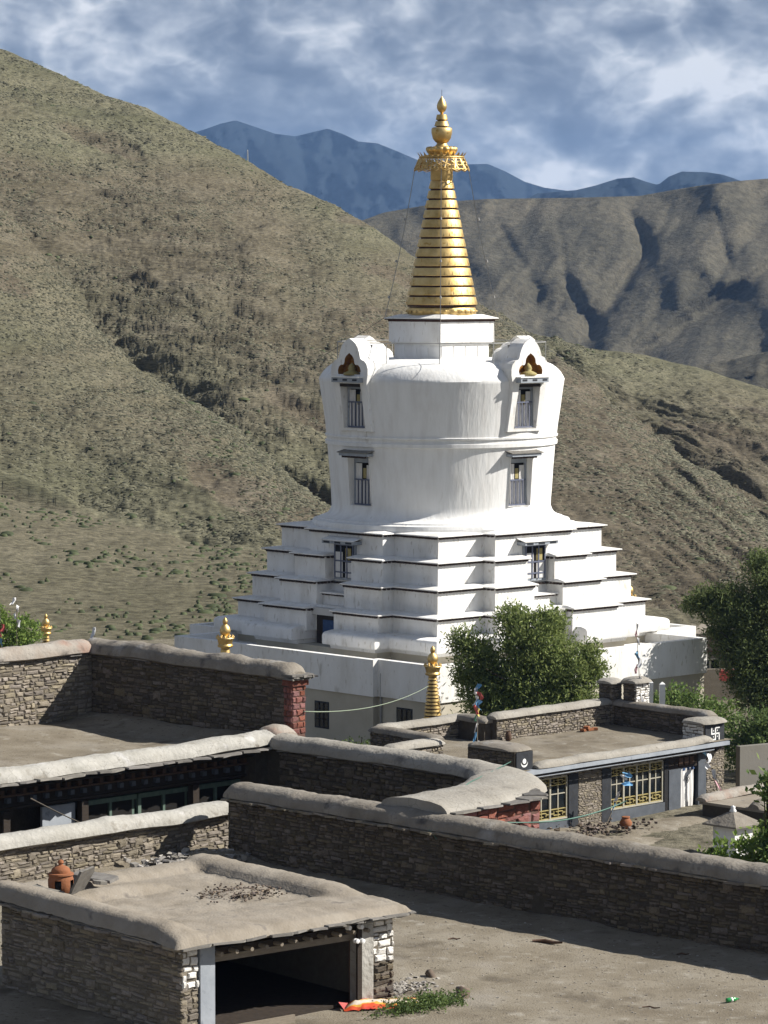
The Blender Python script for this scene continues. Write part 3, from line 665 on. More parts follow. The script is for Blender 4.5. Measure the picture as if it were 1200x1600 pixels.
def recess(k, z0, z1, rf0, rf1, back):
    """reveal of a window opening: two jambs, sill, head, dark back"""
    t = 5.65 * math.tan(HWA) + .01
    mb = MB()
    for s_ in (-1, 1): mb.add([(rf0, s_ * t, z0), (rf1, s_ * t, z1), (back, s_ * t * .93, z1), (back, s_ * t * .93, z0)], [(0, 1, 2, 3) if s_ > 0 else (3, 2, 1, 0)])
    mb.add([(rf0, -t, z0), (rf0, t, z0), (back, t * .93, z0 + .02), (back, -t * .93, z0 + .02)], [(0, 1, 2, 3)])
    mb.add([(rf1, -t, z1), (rf1, t, z1), (back, t * .93, z1 - .02), (back, -t * .93, z1 - .02)], [(3, 2, 1, 0)])
    o = mb.build('reveal', M['white'], stupa); o.rotation_euler = (0, 0, radial(k))
    return t * .93
for k in range(4):
    for up, (z0, z1) in ((0, Lo), (1, Hi)):
        rf0, rf1 = (5.55, 5.73) if not up else (5.9, 6.2); bk = 5.25 if not up else 5.68
        if up: recess(k, z0, z1, 5.95, 6.26, bk); hw = .70
        else: recess(k, z0, z1, rf0, rf1, bk); hw = .70
        win = rbox('window', M['dark_room'], k, -hw, hw, bk - .06, bk - .002, z0, z1)
        fr = MB()
        for q in (-hw + .06, hw - .06): fr.box(bk, bk + .09, q - .06, q + .06, z0, z1)
        fr.box(bk, bk + .088, -hw + .12, hw - .12, z1 - .28, z1 - .02); fr.build('frame', M['blue_grey_light'], win)
        cu = MB()
        for (a0, a1, zt) in ((-.57, -.14, z1 - .32), (-.13, .30, z0 + 1.3), (.20, .57, z1 - .4)):
            n = 6; P_ = []
            for zz in (z0 + .06, (z0 + zt) / 2, zt): P_.append([(bk + .05 + .025 * math.sin(q * 2.3 + a0 * 9), a0 + (a1 - a0) * q / n, zz) for q in range(n + 1)])
            cu.grid(P_)
        cu.build('curtain', M['cloth'], win)
        rbox('gilt_panel', M['yellow_paint'], k, -.06, .16, bk + .03, bk + .06, z1 - 1.05, z1 - .55, win)
        b = MB()
        for q in (-.36, -.1, .16, .4): b.box(bk + .1, bk + .15, q - .022, q + .022, z0 + .02, z0 + 1.3)
        for q in (z0 + .06, z0 + 1.28): b.box(bk + .103, bk + .147, -.6, .6, q - .035, q + .035)
        b.build('bar', M['window_blue'], win)
    # canopy above the lower window
    aw = rbox('awning', M['blue_grey_light'], k, -1.02, 1.02, 5.5, 6.08, 13.72, 13.86)
    MB().add([(6.15, -1.1, 13.862), (6.15, 1.1, 13.862), (5.5, 1.1, 14.0), (5.5, -1.1, 14.0), (6.15, -1.1, 13.9), (6.15, 1.1, 13.9), (5.5, 1.1, 14.05), (5.5, -1.1, 14.05)], [(0, 1, 2, 3), (7, 6, 5, 4), (4, 5, 1, 0), (5, 6, 2, 1), (7, 4, 0, 3), (6, 7, 3, 2)]).build('awning_cover', M['slate'], aw)
    rf = MB()
    for q in range(9): rf.box(5.9, 6.0, -.9 + q * .2, -.8 + q * .2, 13.62, 13.718)
    rf.build('rafter', M['dentil'], aw, kind='stuff')
    # projecting gabled bay round the upper window
    out = [(1.22, 14.95), (1.17, 15.6), (1.14, 16.4), (1.16, 17.0), (1.25, 17.4), (1.33, 17.75), (1.33, 18.05), (1.24, 18.28), (1.08, 18.42), (.86, 18.48), (.78, 18.56), (.72, 18.8), (.6, 19.08), (.44, 19.28), (.22, 19.42), (0, 19.52)]
    def rfr(z): return 5.92 + .38 * min(1, max(0, (z - 14.95) / 2.5)) ** 1.2
    tre = [(.8, 17.7), (.83, 17.95), (.76, 18.12), (.62, 18.22), (.42, 18.22), (.36, 18.32), (.34, 18.5), (.22, 18.66), (0, 18.8)]
    bay = MB()
    def samp(pl, n):
        L_ = [0]
        for i in range(1, len(pl)): L_.append(L_[-1] + math.dist(pl[i], pl[i - 1]))
        return [(float(np.interp(L_[-1] * q / n, L_, [p[0] for p in pl])), float(np.interp(L_[-1] * q / n, L_, [p[1] for p in pl]))) for q in range(n + 1)]
    def side_strip(s_, pts):                                    # outer flank running back into the drum
        for (t0, z0), (t1, z1) in zip(pts[:-1], pts[1:]):
            b0 = 5.2 if z0 < 18 else 5.35; b1 = 5.2 if z1 < 18 else 5.35
            q = [(rfr(z0), s_ * t0, z0), (rfr(z1), s_ * t1, z1), (b1, s_ * t1, z1), (b0, s_ * t0, z0)]
            bay.add(q, [(0, 1, 2, 3) if s_ > 0 else (3, 2, 1, 0)])
    for s_ in (-1, 1):
        side_strip(s_, out)
        low = [p for p in out if p[1] <= 17.75]
        for (t0, z0), (t1, z1) in zip(low[:-1], low[1:]):      # jamb faces beside the opening
            q = [(rfr(z0), s_ * .745, z0), (rfr(z0), s_ * t0, z0), (rfr(z1), s_ * t1, z1), (rfr(z1), s_ * .745, z1)]
            bay.add(q, [(0, 1, 2, 3) if s_ > 0 else (3, 2, 1, 0)])
        hi = samp([p for p in out if p[1] >= 17.7], 18); inn = samp(tre, 18)
        for i in range(18):
            q = [(rfr(18), s_ * inn[i][0], inn[i][1]), (rfr(18), s_ * hi[i][0], hi[i][1]), (rfr(18), s_ * hi[i + 1][0], hi[i + 1][1]), (rfr(18), s_ * inn[i + 1][0], inn[i + 1][1])]
            bay.add(q, [(0, 1, 2, 3) if s_ > 0 else (3, 2, 1, 0)])
    bay.add([(rfr(17.3), -.745, 17.3), (rfr(17.3), .745, 17.3), (rfr(17.75), .8, 17.75), (rfr(17.75), -.8, 17.75)], [(0, 1, 2, 3)])
    bay.add([(rfr(14.95), -.745, 14.95), (rfr(14.95), .745, 14.95), (rfr(15.1) , .745, 15.1), (rfr(15.1), -.745, 15.1)], [(0, 1, 2, 3)])
    pts = [(t, z) for t, z in out] + [(-t, z) for t, z in reversed(out[:-1])]
    pb = [(t * 1.0, z) for t, z in pts if z > 17.9]
    bay.add([(5.35, t, z) for t, z in pb], [tuple(reversed(range(len(pb))))])
    o = bay.build('gabled_bay', M['white'], stupa, 30); o.rotation_euler = (0, 0, radial(k))
    # stepped scroll behind the gable
    sc = MB(); P_ = [(5.35, 19.2), (5.0, 19.1), (4.75, 18.9), (4.5, 18.84), (4.28, 18.66), (4.2, 18.42), (5.35, 18.3)]
    for s_ in (-1, 1): sc.add([(r, s_ * .62, z) for r, z in P_], [tuple(range(len(P_))) if s_ < 0 else tuple(reversed(range(len(P_))))])
    for a, b in zip(P_[:-1], P_[1:]): sc.add([(a[0], -.62, a[1]), (a[0], .62, a[1]), (b[0], .62, b[1]), (b[0], -.62, b[1])], [(0, 1, 2, 3)])
    o = sc.build('gable_scroll', M['white'], stupa); o.rotation_euler = (0, 0, radial(k))
    nb = MB(); inn = samp(tre, 18); full = inn + [(-t, z) for t, z in reversed(inn[:-1])]
    nb.add([(5.9, t, z) for t, z in full], [tuple(range(len(full)))])
    for i in range(len(full) - 1): nb.add([(5.9, *full[i]), (6.299, *full[i]), (6.299, *full[i + 1]), (5.9, *full[i + 1])], [(0, 1, 2, 3)])
    o = nb.build('niche', M['orange_niche'], stupa); o.rotation_euler = (0, 0, radial(k))
    orn = MB(); orn.lathe([(.42, 17.71), (.44, 17.8), (.3, 17.88), (.16, 17.94), (.2, 18.05), (.14, 18.2), (.04, 18.3), (0, 18.33)], 14, (6.12, 0, 0)); orn.build('niche_ornament', M['yellow_paint'], o, True)
    lt = rbox('lintel', M['blue_grey_light'], k, -.98, .98, 6.1, 6.60, 17.36, 17.6)
    rbox('lintel_cap', M['white'], k, -1.02, 1.02, 6.1, 6.65, 17.602, 17.66, lt)
    for q in (-.7, 0, .7): rbox('painted_panel', M['dark_blue'], k, q - .16, q + .16, 6.60, 6.612, 17.44, 17.53, lt)
    rbox('soffit', M['wood_dark'], k, -.74, .74, 5.8, 6.26, 17.14, 17.35, lt)
# railing on top of the drum
rl = MB(); RR = 5.25; npost = 24
pts = [(RR * math.cos(2 * PI * q / 48), RR * math.sin(2 * PI * q / 48), 19.28) for q in range(49)]
rl.tube(pts, .022, 5); rl.build('rail', M['rail'], stupa)
for q in range(12):
    t = 2 * PI * (q + .5) / 12; MB().bar((RR * math.cos(t), RR * math.sin(t), 18.25), (RR * math.cos(t), RR * math.sin(t), 19.3), .02, 5).build('rail_post', M['rail'], stupa)
# square neck under the spire
h1, h2 = 1.68, 1.88
neck = MB(); neck.box(-h1, h1, -h1, h1, 18.2, 19.18); o = neck.build('neck', M['white_drum'], stupa)
for k in range(4):
    for q in range(4):
        x = -1.26 + q * .84
        pn = MB().box(x - .36, x + .36, -h1 - .03, -h1 - .002, 18.56, 19.08).build('relief_panel', M['white_drum'], o); pn.rotation_euler = (0, 0, k * PI / 2)
MB().box(-h1 - .12, h1 + .12, -h1 - .12, h1 + .12, 19.18, 19.27).build('neck_band', M['white'], stupa)
MB().box(-h2, h2, -h2, h2, 19.272, 20.3).build('upper_neck', M['white'], stupa)
MB().box(-h2 - .03, h2 + .03, -h2 - .03, h2 + .03, 20.3, 20.38).build('red_band', M['ring_gap'], stupa)
MB().box(-h2 - .15, h2 + .15, -h2 - .15, h2 + .15, 20.382, 20.44).build('slab_edge', M['dentil'], stupa)
MB().stack([([(-2.05, -2.05), (2.05, -2.05), (2.05, 2.05), (-2.05, 2.05)], 20.442), ([(-2.05, -2.05), (2.05, -2.05), (2.05, 2.05), (-2.05, 2.05)], 20.48), ([(-1.5, -1.5), (1.5, -1.5), (1.5, 1.5), (-1.5, 1.5)], 20.66)]).build('slab', M['white'], stupa)
# gilded spire
lot = MB(); lot.lathe([(1.6, 20.6), (1.68, 20.66), (1.66, 20.76), (1.7, 20.84), (1.72, 20.98), (1.6, 21.02)], 48)
lot.build('lotus_ring', M['gold'], stupa, True)
pet = MB()
for q in range(24):
    t = 2 * PI * (q + .5) / 24; c_, s_ = math.cos(t), math.sin(t)
    for rr, dep, z in ((.18, .09, 20.82), (.10, .16, 20.82)):
        vs_ = []
        for w in range(10):
            an = 2 * PI * w / 10; tt_ = rr * math.cos(an); zz = z + rr * .9 * math.sin(an)
            vs_.append((1.70 * c_ - tt_ * s_, 1.70 * s_ + tt_ * c_, zz))
        vs_.append(((1.70 + dep) * c_, (1.70 + dep) * s_, z)); pet.add(vs_, [(w, (w + 1) % 10, 10) for w in range(10)])
pet.build('lotus_petal', M['gold'], stupa, True, kind='stuff')
NR = 13; zb, zt_ = 21.05, 27.35; pitch = (zt_ - zb) / NR
def cone_r(z): return 1.80 + (.54 - 1.80) * ((z - zb) / (zt_ - zb))
for q in range(NR):
    z0 = zb + q * pitch; r0, r1 = cone_r(z0), cone_r(z0 + pitch)
    g = MB(); g.lathe([(r0 - .075, z0 - .01), (r0 - .075, z0 + .11)], 48); g.build('ring_gap', M['ring_gap'], stupa, 40)
    g = MB(); g.lathe([(r0 - .1, z0 + .08), (r0 - .005, z0 + .085), (r0 + .01, z0 + .11), (r1 + .03, z0 + pitch - .03), (r1 + .015, z0 + pitch - .005), (r1 - .1, z0 + pitch)], 48)
    if q % 1 == 0:
        for w in range(24):
            t = 2 * PI * (w + .5 * (q % 2)) / 24; rm0, rm1 = r0 + .012, r1 + .018
            g.bar((rm0 * math.cos(t), rm0 * math.sin(t), z0 + .15), (rm1 * math.cos(t), rm1 * math.sin(t), z0 + pitch - .07), .011, 4)
    g.build('gilded_ring', M['gold'], stupa, 40)
nk = MB(); nk.lathe([(.5, 27.3), (.56, 27.45), (.56, 27.95), (.62, 28.0), (.62, 28.08), (.4, 28.1)], 32); nk.build('spire_neck', M['gold'], stupa, 40)
# pierced parasol
ps = MB(); NP = 16; rt, rb, zt2, zb2 = 1.12, 1.40, 28.52, 27.86
def pp(t, f): r = rt + (rb - rt) * f; return (r * math.cos(t), r * math.sin(t), zt2 + (zb2 - zt2) * f)
for f, rr in ((0, .035), (.12, .022), (.9, .025)): ps.tube([pp(2 * PI * q / 48, f) for q in range(49)], rr, 5, caps=False)
for q in range(NP):
    t0 = 2 * PI * q / NP; dt = 2 * PI / NP; tc_ = t0 + dt / 2
    c_ = pp(tc_, .5)
    for w in range(8):
        an = 2 * PI * w / 8 + PI / 8; ps.bar(c_, pp(tc_ + dt * .46 * math.cos(an), .5 + .4 * math.sin(an)), .034, 4, .045)
    ps.bar(pp(t0, .1), pp(t0, .92), .042, 4)
    ps.bar(pp(t0, .9), pp(tc_, 1.04), .022, 4); ps.bar(pp(tc_, 1.04), pp(t0 + dt, .9), .022, 4)
ps.build('pierced_skirt', M['gold'], stupa)
tp = MB(); tp.lathe([(.5, 28.5), (1.12, 28.52), (1.12, 28.57), (.6, 28.68), (.5, 28.72)], 40); tp.build('parasol_top', M['gold'], stupa, 40)
sp = MB()
for q in range(24):
    t = 2 * PI * q / 24; c_, s_ = math.cos(t), math.sin(t); w = .12
    b0 = (1.10 * c_ + w * s_, 1.10 * s_ - w * c_, 28.54); b1 = (1.10 * c_ - w * s_, 1.10 * s_ + w * c_, 28.54)
    sp.add([b0, b1, (1.27 * c_, 1.27 * s_, 28.80), (1.06 * c_, 1.06 * s_, 28.54)], [(0, 1, 2), (1, 3, 2), (3, 0, 2)])
sp.build('crown_point', M['gold'], stupa, kind='stuff')
lp = MB()
for q in range(14):
    t = 2 * PI * q / 14; c_, s_ = math.cos(t), math.sin(t)
    prof_ = [(.62, 28.66, .10), (.72, 28.74, .16), (.80, 28.88, .18), (.80, 29.0, .15), (.70, 29.06, .08), (.6, 29.0, .05)]
    vs_, fs_ = [], []
    for r, z, wd in prof_:
        for kx in range(-2, 3): 
            u_ = kx / 2; vs_.append(((r - .07 * u_ * u_) * c_ - wd * u_ * s_, (r - .07 * u_ * u_) * s_ + wd * u_ * c_, z))
    for i in range(5):
        for j in range(4): fs_.append((i * 5 + j, i * 5 + j + 1, (i + 1) * 5 + j + 1, (i + 1) * 5 + j))
    lp.add(vs_, fs_)
lp.lathe([(.6, 28.6), (.68, 28.75), (.66, 28.95), (.3, 29.05)], 24)
lp.build('lotus_cup', M['gold'], stupa, True)
MB().lathe([(.36, 28.95), (.38, 29.05), (.28, 29.16), (.24, 29.24), (.33, 29.3), (.45, 29.46), (.52, 29.75), (.52, 29.95), (.45, 30.02), (.3, 30.03)], 32).build('vase', M['gold'], stupa, 50)
MB().lathe([(.2, 30.02), (.34, 30.08), (.38, 30.09), (.30, 30.33), (.2, 30.34)], 32).build('vase_tier', M['gold'], stupa, 40)
MB().lathe([(.18, 30.33), (.27, 30.4), (.30, 30.41), (.25, 30.66), (.1, 30.67)], 32).build('vase_tier', M['gold'], stupa, 40)
MB().lathe([(.07, 30.64), (.08, 30.76), (.18, 30.84), (.245, 30.98), (.255, 31.1), (.21, 31.26), (.12, 31.42), (.04, 31.54), (0, 31.6)], 28).build('jewel', M['gold'], stupa, True)
MB().bar((0, 0, 31.55), (0, 0, 31.9), .012, 5).build('lightning_rod', M['wire'], stupa)
for sx, sy in ((1, -1), (1, 1), (-1, 1), (-1, -1)):
    a = Vector((.95 * sx, .95 * sy, 28.0)); b = Vector((2.02 * sx, 2.02 * sy, 20.5))
    ch = MB(); ch.tube([a.lerp(b, q / 8) + Vector((-.05 * sx, -.05 * sy, -.1)) * math.sin(PI * q / 8) for q in range(9)], .024, 4)
    for q in (.34, .62, .86): p_ = a.lerp(b, q); ch.lathe([(0, -.1), (.06, -.08), (.04, .03), (0, .06)], 8, tuple(p_))
    ch.build('stay_chain', M['rail'], stupa)
    b2 = Vector((4.3 * sx, 4.3 * sy, 18.5)); MB().tube([b, b.lerp(b2, .5) + Vector((0, 0, -.06)), b2], .012, 4).build('stay_wire', M['wire'], stupa)

# gilded finials of the small stupas around
def finial(loc, label, s=1.0, rings=10, base=True):
    f = thing('gilded_finial', label, 'finial', loc, 0, 'gilded finials around the stupa')
    f.scale = (s, s, s)
    H0 = 2.4
    if base:
        MB().stack([([(-.75, -.75), (.75, -.75), (.75, .75), (-.75, .75)], -2.2), ([(-.75, -.75), (.75, -.75), (.75, .75), (-.75, .75)], -.35), ([(-.6, -.6), (.6, -.6), (.6, .6), (-.6, .6)], -.2), ([(-.6, -.6), (.6, -.6), (.6, .6), (-.6, .6)], -.02)]).build('base', M['white'], f)
    for q in range(rings):
        z0 = q * H0 / rings; z1 = z0 + H0 / rings; r0 = .52 - .27 * z0 / H0; r1 = .52 - .27 * z1 / H0
        MB().lathe([(r0 - .08, z0), (r0 - .08, z0 + .06)], 20).build('ring_gap', M['ring_gap'], f, 40)
        MB().lathe([(r0 - .07, z0 + .055), (r0, z0 + .06), (r1, z1 - .02), (r1 - .07, z1)], 20).build('gilded_ring', M['gold'], f, 40)
    MB().lathe([(.22, H0), (.26, H0 + .1), (.40, H0 + .12), (.44, H0 + .2), (.38, H0 + .3), (.44, H0 + .55), (.52, H0 + .62), (.5, H0 + .66), (.2, H0 + .68)], 24).build('collar', M['gold'], f, 40)
    pt = MB()
    for q in range(12):
        t = 2 * PI * q / 12; pt.lathe([(.06, H0 + .64), (.065, H0 + .70), (.02, H0 + .78), (0, H0 + .8)], 6, (.45 * math.cos(t), .45 * math.sin(t), 0))
    pt.build('crown_point', M['gold'], f)
    MB().lathe([(.1, H0 + .66), (.12, H0 + .74), (.27, H0 + .86), (.31, H0 + 1.05), (.25, H0 + 1.25), (.13, H0 + 1.36), (.1, H0 + 1.4)], 20).build('bulb', M['gold'], f, True)
    # crescent and sun disc
    MB().lathe([(0, H0 + 1.36), (.1, H0 + 1.38), (.15, H0 + 1.5), (.13, H0 + 1.62), (.05, H0 + 1.74), (0, H0 + 1.78)], 16).build('jewel', M['gold'], f, True)
    return f
finial((2.2, 149.5, 2.55), 'tall gilded ringed finial standing before the plinth corner of the stupa', .80, 12)
finial((-7.05, 147, 4.1), 'gilded finial rising behind the rubble wall with the red brick end', .80)
finial((-19.6, 192, .1), 'gilded finial beside the bright green bush at the far left', .72)
finial((14.0, 189.5, 1.75), 'gilded finial half hidden behind the right terraces of the stupa', .85)

# ------------------------------------------------------------------ rubble masonry kit
def stone_variant(seed):
    r = random.Random(seed); vs_ = []
    j = lambda a: r.uniform(-a, a)
    for z in (-.5, .5):
        for x in (-.5, .5): vs_.append((x, -.5, z))                       # back, in the mortar
    fr = []
    for sx, sz in ((-.5, -.5), (0, -.5), (.5, -.5), (.5, 0), (.5, .5), (0, .5), (-.5, .5), (-.5, 0)):
        fr.append((sx * (1 + j(.07)) + (j(.12) if sx == 0 else 0), .30 + j(.08), sz * (1 + j(.16)) + (j(.1) if sz == 0 else 0)))
    inn = [(x * .74 + j(.05), .5 + j(.06), z * .66 + j(.06)) for x, y, z in fr]
    vs_ += fr + inn
    f = []
    for i in range(8): k = (i + 1) % 8; f.append((4 + i, 4 + k, 12 + k, 12 + i))
    f.append(tuple(12 + i for i in range(8)))
    f += [(0, 1, 6, 5), (0, 5, 4), (1, 3, 8, 7), (1, 7, 6), (3, 2, 10, 9), (3, 9, 8), (2, 0, 4, 11), (2, 11, 10)]
    return vs_, f
STV = [stone_variant(i) for i in range(9)]
_sm = {}
def stone_mesh(i, m):
    key = (i, m.name)
    if key not in _sm: _sm[key] = MB().add(*STV[i]).mesh('stone', m)
    return _sm[key]
def masonry(th, p0, p1, z0, z1, m, hr=(.09, .17), wr=(.16, .46), seed=0, limit=300, name='stone', proud=(.015, .05), top=None, near=None, depth=.16, joint=.012, split=.25, skip=None, brick=False):
    """stones over the face p0->p1 (local xy, outward normal to the right of the direction), z0..z1. The biggest ones are separate parts."""
    r = random.Random(seed); p0, p1 = Vector((*p0, 0)), Vector((*p1, 0)); d = p1 - p0; L_ = d.length; d.normalize(); nr = Vector((d.y, -d.x, 0))
    items = []; z = z0; row = 0
    while z < z1 - .03:
        h = min(r.uniform(*hr), z1 - z); s_ = -r.uniform(0, wr[0]) if not brick else (-wr[0] / 2 if row % 2 else 0)
        while s_ < L_:
            w = r.uniform(*wr) * (1 if brick else r.choice((.6, .8, 1, 1, 1.25))); a, b = max(0, s_), min(L_, s_ + w); s_ += w
            if b - a < .05: continue
            zt = top((a + b) / 2) if top else 1e9
            if z + h * .6 > zt: continue
            if skip and skip((a + b) / 2, z + h / 2): continue
            if not brick and h > .11 and r.random() < split: parts = [(z, h * .52), (z + h * .52, h * .48)]
            else: parts = [(z, h)]
            for zz, hh in parts: items.append(((a + b) / 2, (b - a - joint) * (1 if brick else r.uniform(.86, 1.04)), zz + hh / 2 + (0 if brick else r.uniform(-.024, .024)), (hh - joint) * (1 if brick else r.uniform(.7, 1.12)), r.uniform(*proud), r.randrange(9), r.gauss(0, .045) * (0 if brick else 1)))
        z += h; row += 1
    if not brick and z1 - z0 > .5 and L_ > 1.2:
        for _ in range(int(L_ * (z1 - z0) * .8)):
            sc = r.uniform(.3, L_ - .3); zc = r.uniform(z0 + .15, z1 - .16)
            if (skip and skip(sc, zc)) or (top and zc + .15 > top(sc)): continue
            items.append((sc, r.uniform(.24, .5), zc, r.uniform(hr[1] * .9, hr[1] * 1.5), proud[1] + r.uniform(.0, .03), r.randrange(9), r.gauss(0, .05)))
    def mtx(it):
        sc, w, zc, h, pr, vi, tl = it
        c = p0 + d * sc + nr * (pr - depth / 2); c.z = zc
        R_ = Matrix(((d.x, nr.x, 0), (d.y, nr.y, 0), (0, 0, 1))).to_4x4()
        return Matrix.Translation(c) @ R_ @ Matrix.Rotation(tl, 4, 'Y') @ Matrix.Diagonal((w, depth, h, 1))
    order = sorted(items, key=lambda it: -(it[1] * it[3]) * (near(it[0]) if near else 1))
    for it in order[:limit]:
        o = bpy.data.objects.new(name, stone_mesh(it[5], m)); col.objects.link(o); o.parent = th; o.matrix_local = mtx(it)
    rest = order[limit:]
    if rest:
        mb = MB()
        for it in rest:
            Mx = mtx(it); vv, ff = STV[it[5]]; mb.add([Mx @ Vector(v) for v in vv], ff)
        mb.build('small_stones', m, th, kind='stuff')
def coping(name, th, path, width, height, m, seed=0, n=14, amp=.05, closed_ends=True, squash=1.0, zf=None, step=.16, label=None, lean=0.0):
    """rounded mud coping swept along a level path [(x,y,z)...]; width may be a function of the running length"""
    P = [Vector(p) for p in path]; pts = []
    for a, b in zip(P[:-1], P[1:]):
        k = max(1, int((b - a).length / step)); pts += [a.lerp(b, q / k) for q in range(k)]
    pts.append(P[-1]); vs_, fs_ = [], []; run = 0; tot = sum((b - a).length for a, b in zip(pts[:-1], pts[1:]))
    ns_ = len(pts)
    for i, p in enumerate(pts):
        if i: run += (p - pts[i - 1]).length
        a = (pts[i] - pts[i - 1]).normalized() if i else (pts[1] - pts[0]).normalized(); b = (pts[i + 1] - pts[i]).normalized() if i < ns_ - 1 else a
        t = (a + b).normalized(); sc = 1 / max(.5, t.dot(a)); nr = Vector((t.y, -t.x, 0)) * sc
        e = min(run, tot - run); endf = min(1, .45 + e / .45) if closed_ends else 1
        W = (width(run) if callable(width) else width); Hh = (height(run) if callable(height) else height)
        for k in range(n):
            if k < n - 2:
                an = PI * k / (n - 3); nx, nz = math.cos(an), math.sin(an) ** .75
            else: nx, nz = (-.8, -.12) if k == n - 2 else (.8, -.12)
            q = p + nr * (nx * W / 2 * (endf ** .3)) + Vector((0, 0, nz * Hh * endf + lean * nx * W / 2))
            no = mnoise.noise(q * 1.3 + Vector((seed, 0, 0))) + .5 * mnoise.noise(q * 4.1 + Vector((0, seed, 0))) + .25 * mnoise.noise(q * 10.0 + Vector((0, 0, seed)))
            q += Vector((nr.x * nx, nr.y * nx, nz if nz > 0 else 0)) * no * amp + Vector((0, 0, .05 * mnoise.noise(Vector((run * .5, seed, 0)))))
            vs_.append(q)
    for i in range(ns_ - 1):
        for k in range(n): k2 = (k + 1) % n; fs_.append((i * n + k, i * n + k2, (i + 1) * n + k2, (i + 1) * n + k))
    fs_.append(tuple(range(n))); fs_.append(tuple((ns_ - 1) * n + k for k in reversed(range(n))))
    return MB().add(vs_, fs_).build(name, m, th, 60, label=label)
def slate_variant(seed):
    r = random.Random(seed); pl = []
    for x, y in ((-.5, -.5), (.1, -.55), (.5, -.5), (.5, .35), (.3, .5), (-.2, .46), (-.5, .5)): pl.append((x + r.uniform(-.07, .07), y + r.uniform(-.09, .09)))
    n = len(pl); vs_ = [(x, y, -.5) for x, y in pl] + [(x * .97, y * .97, .5) for x, y in pl]
    return vs_, [tuple(reversed(range(n))), tuple(range(n, 2 * n))] + [(i, (i + 1) % n, n + (i + 1) % n, n + i) for i in range(n)]
SLV = [slate_variant(i + 50) for i in range(6)]
_sl = {}
def slates(th, p0, p1, z, m=None, wr=(.3, .75), over=.14, thick=.035, seed=0, depth=.5, slope=0.0, layers=1, z1=None, name='slate'):
    """flat stones laid along p0->p1, sticking out to the right of the direction"""
    m = m or M['slate']; r = random.Random(seed); p0, p1 = Vector((*p0, 0)), Vector((*p1, 0)); d = p1 - p0; L_ = d.length; d.normalize(); nr = Vector((d.y, -d.x, 0))
    for ly in range(layers):
        s_ = 0
        while s_ < L_:
            w = min(r.uniform(*wr), L_ - s_ + .1); i = r.randrange(6)
            if i not in _sl: _sl[i] = {}
            if m.name not in _sl[i]: _sl[i][m.name] = MB().add(*SLV[i]).mesh(name, m)
            f = (s_ + w / 2) / L_; zz = z + ((z1 - z) * f if z1 is not None else 0)
            o = bpy.data.objects.new(name, _sl[i][m.name]); col.objects.link(o); o.parent = th
            c = p0 + d * (s_ + w / 2) + nr * (over - depth / 2 + r.uniform(-.05, .05)); c.z = zz + ly * thick * 1.05 + r.uniform(-.012, .012)
            R_ = Matrix(((d.x, nr.x, 0), (d.y, nr.y, 0), (0, 0, 1))).to_4x4()
            o.matrix_local = Matrix.Translation(c) @ R_ @ Matrix.Rotation(r.uniform(-.04, .04) + slope, 4, 'X') @ Matrix.Rotation(r.uniform(-.05, .05), 4, 'Y') @ Matrix.Diagonal((w * 1.04, depth, thick * r.uniform(.7, 1.3), 1))
            s_ += w * r.uniform(.9, 1.05)

# ------------------------------------------------------------------ foreground terrace (an earth roof) and its walls
TZ = 6.4
def local_thing(name, label, cat, a, b, z=0, group=None): return thing(name, label, cat, AB(a, b, z), R45, group)
xs = np.linspace(-68.6, -40, 96); ys = np.linspace(34, 61.5, 92)
TX, TY = np.meshgrid(xs, ys)
TZs = TZ + fbm(TX * .35, TY * .35, 4, 31) * .10 + fbm(TX * 1.7, TY * 1.7, 3, 37) * .035
TZs += .42 * np.exp(-(((TX + 66.9) / 1.0) ** 2 + ((TY - 60.0) / 1.5) ** 2)) + .10 * np.exp(-((TY - 61.2) / .5) ** 2) + .12 * np.exp(-((TX + 68.4) / .5) ** 2)
tf = obj('terrace_floor', np_mesh('terrace_floor', np.stack([TX, TY, TZs], -1).reshape(-1, 3), grid_faces(92, 96), M['earth'], True)); tf.rotation_euler = (0, 0, R45); tag(tf, 'sunlit trodden earth roof terrace in the foreground', kind='structure')
tb = MB().box(-68.5, -40.1, 34.1, 61.5, -.5, 6.05).build('terrace_base', M['mortar']); tb.rotation_euler = (0, 0, R45); tag(tb, 'rubble building body under the foreground terrace', kind='structure')

# the long shaded parapet wall
lw = local_thing('long_parapet_wall', 'long shaded rubble parapet wall with rounded mud coping across the foreground', 'wall', -66.6, 61.1, TZ)
MB().box(-.6, 26.6, .05, .62, -1.0, 1.71).build('wall_core', M['mortar'], lw)
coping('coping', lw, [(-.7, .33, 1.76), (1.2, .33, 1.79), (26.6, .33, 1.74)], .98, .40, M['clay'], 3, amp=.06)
slates(lw, (-.6, .04), (26.6, .04), 1.735, M['stone_pale'], (.22, .6), .30, .05, 4, .6)
masonry(lw, (-.55, .05), (22.4, .05), -.05, 1.71, M['stone'], (.06, .14), (.14, .46), 11, 300, near=lambda s_: .6 + s_ / 20, skip=lambda s_, z: 11.25 < s_ < 11.7 and .1 < z < .5)
masonry(lw, (-.6, .6), (-.6, .05), .2, 1.5, M['stone'], (.08, .17), (.14, .4), 12, 40)
MB().box(11.2, 11.75, .052, .3, .08, .52).build('drain_hole', M['black_paint'], lw)  # black block, its colour stands for the shade inside the hole

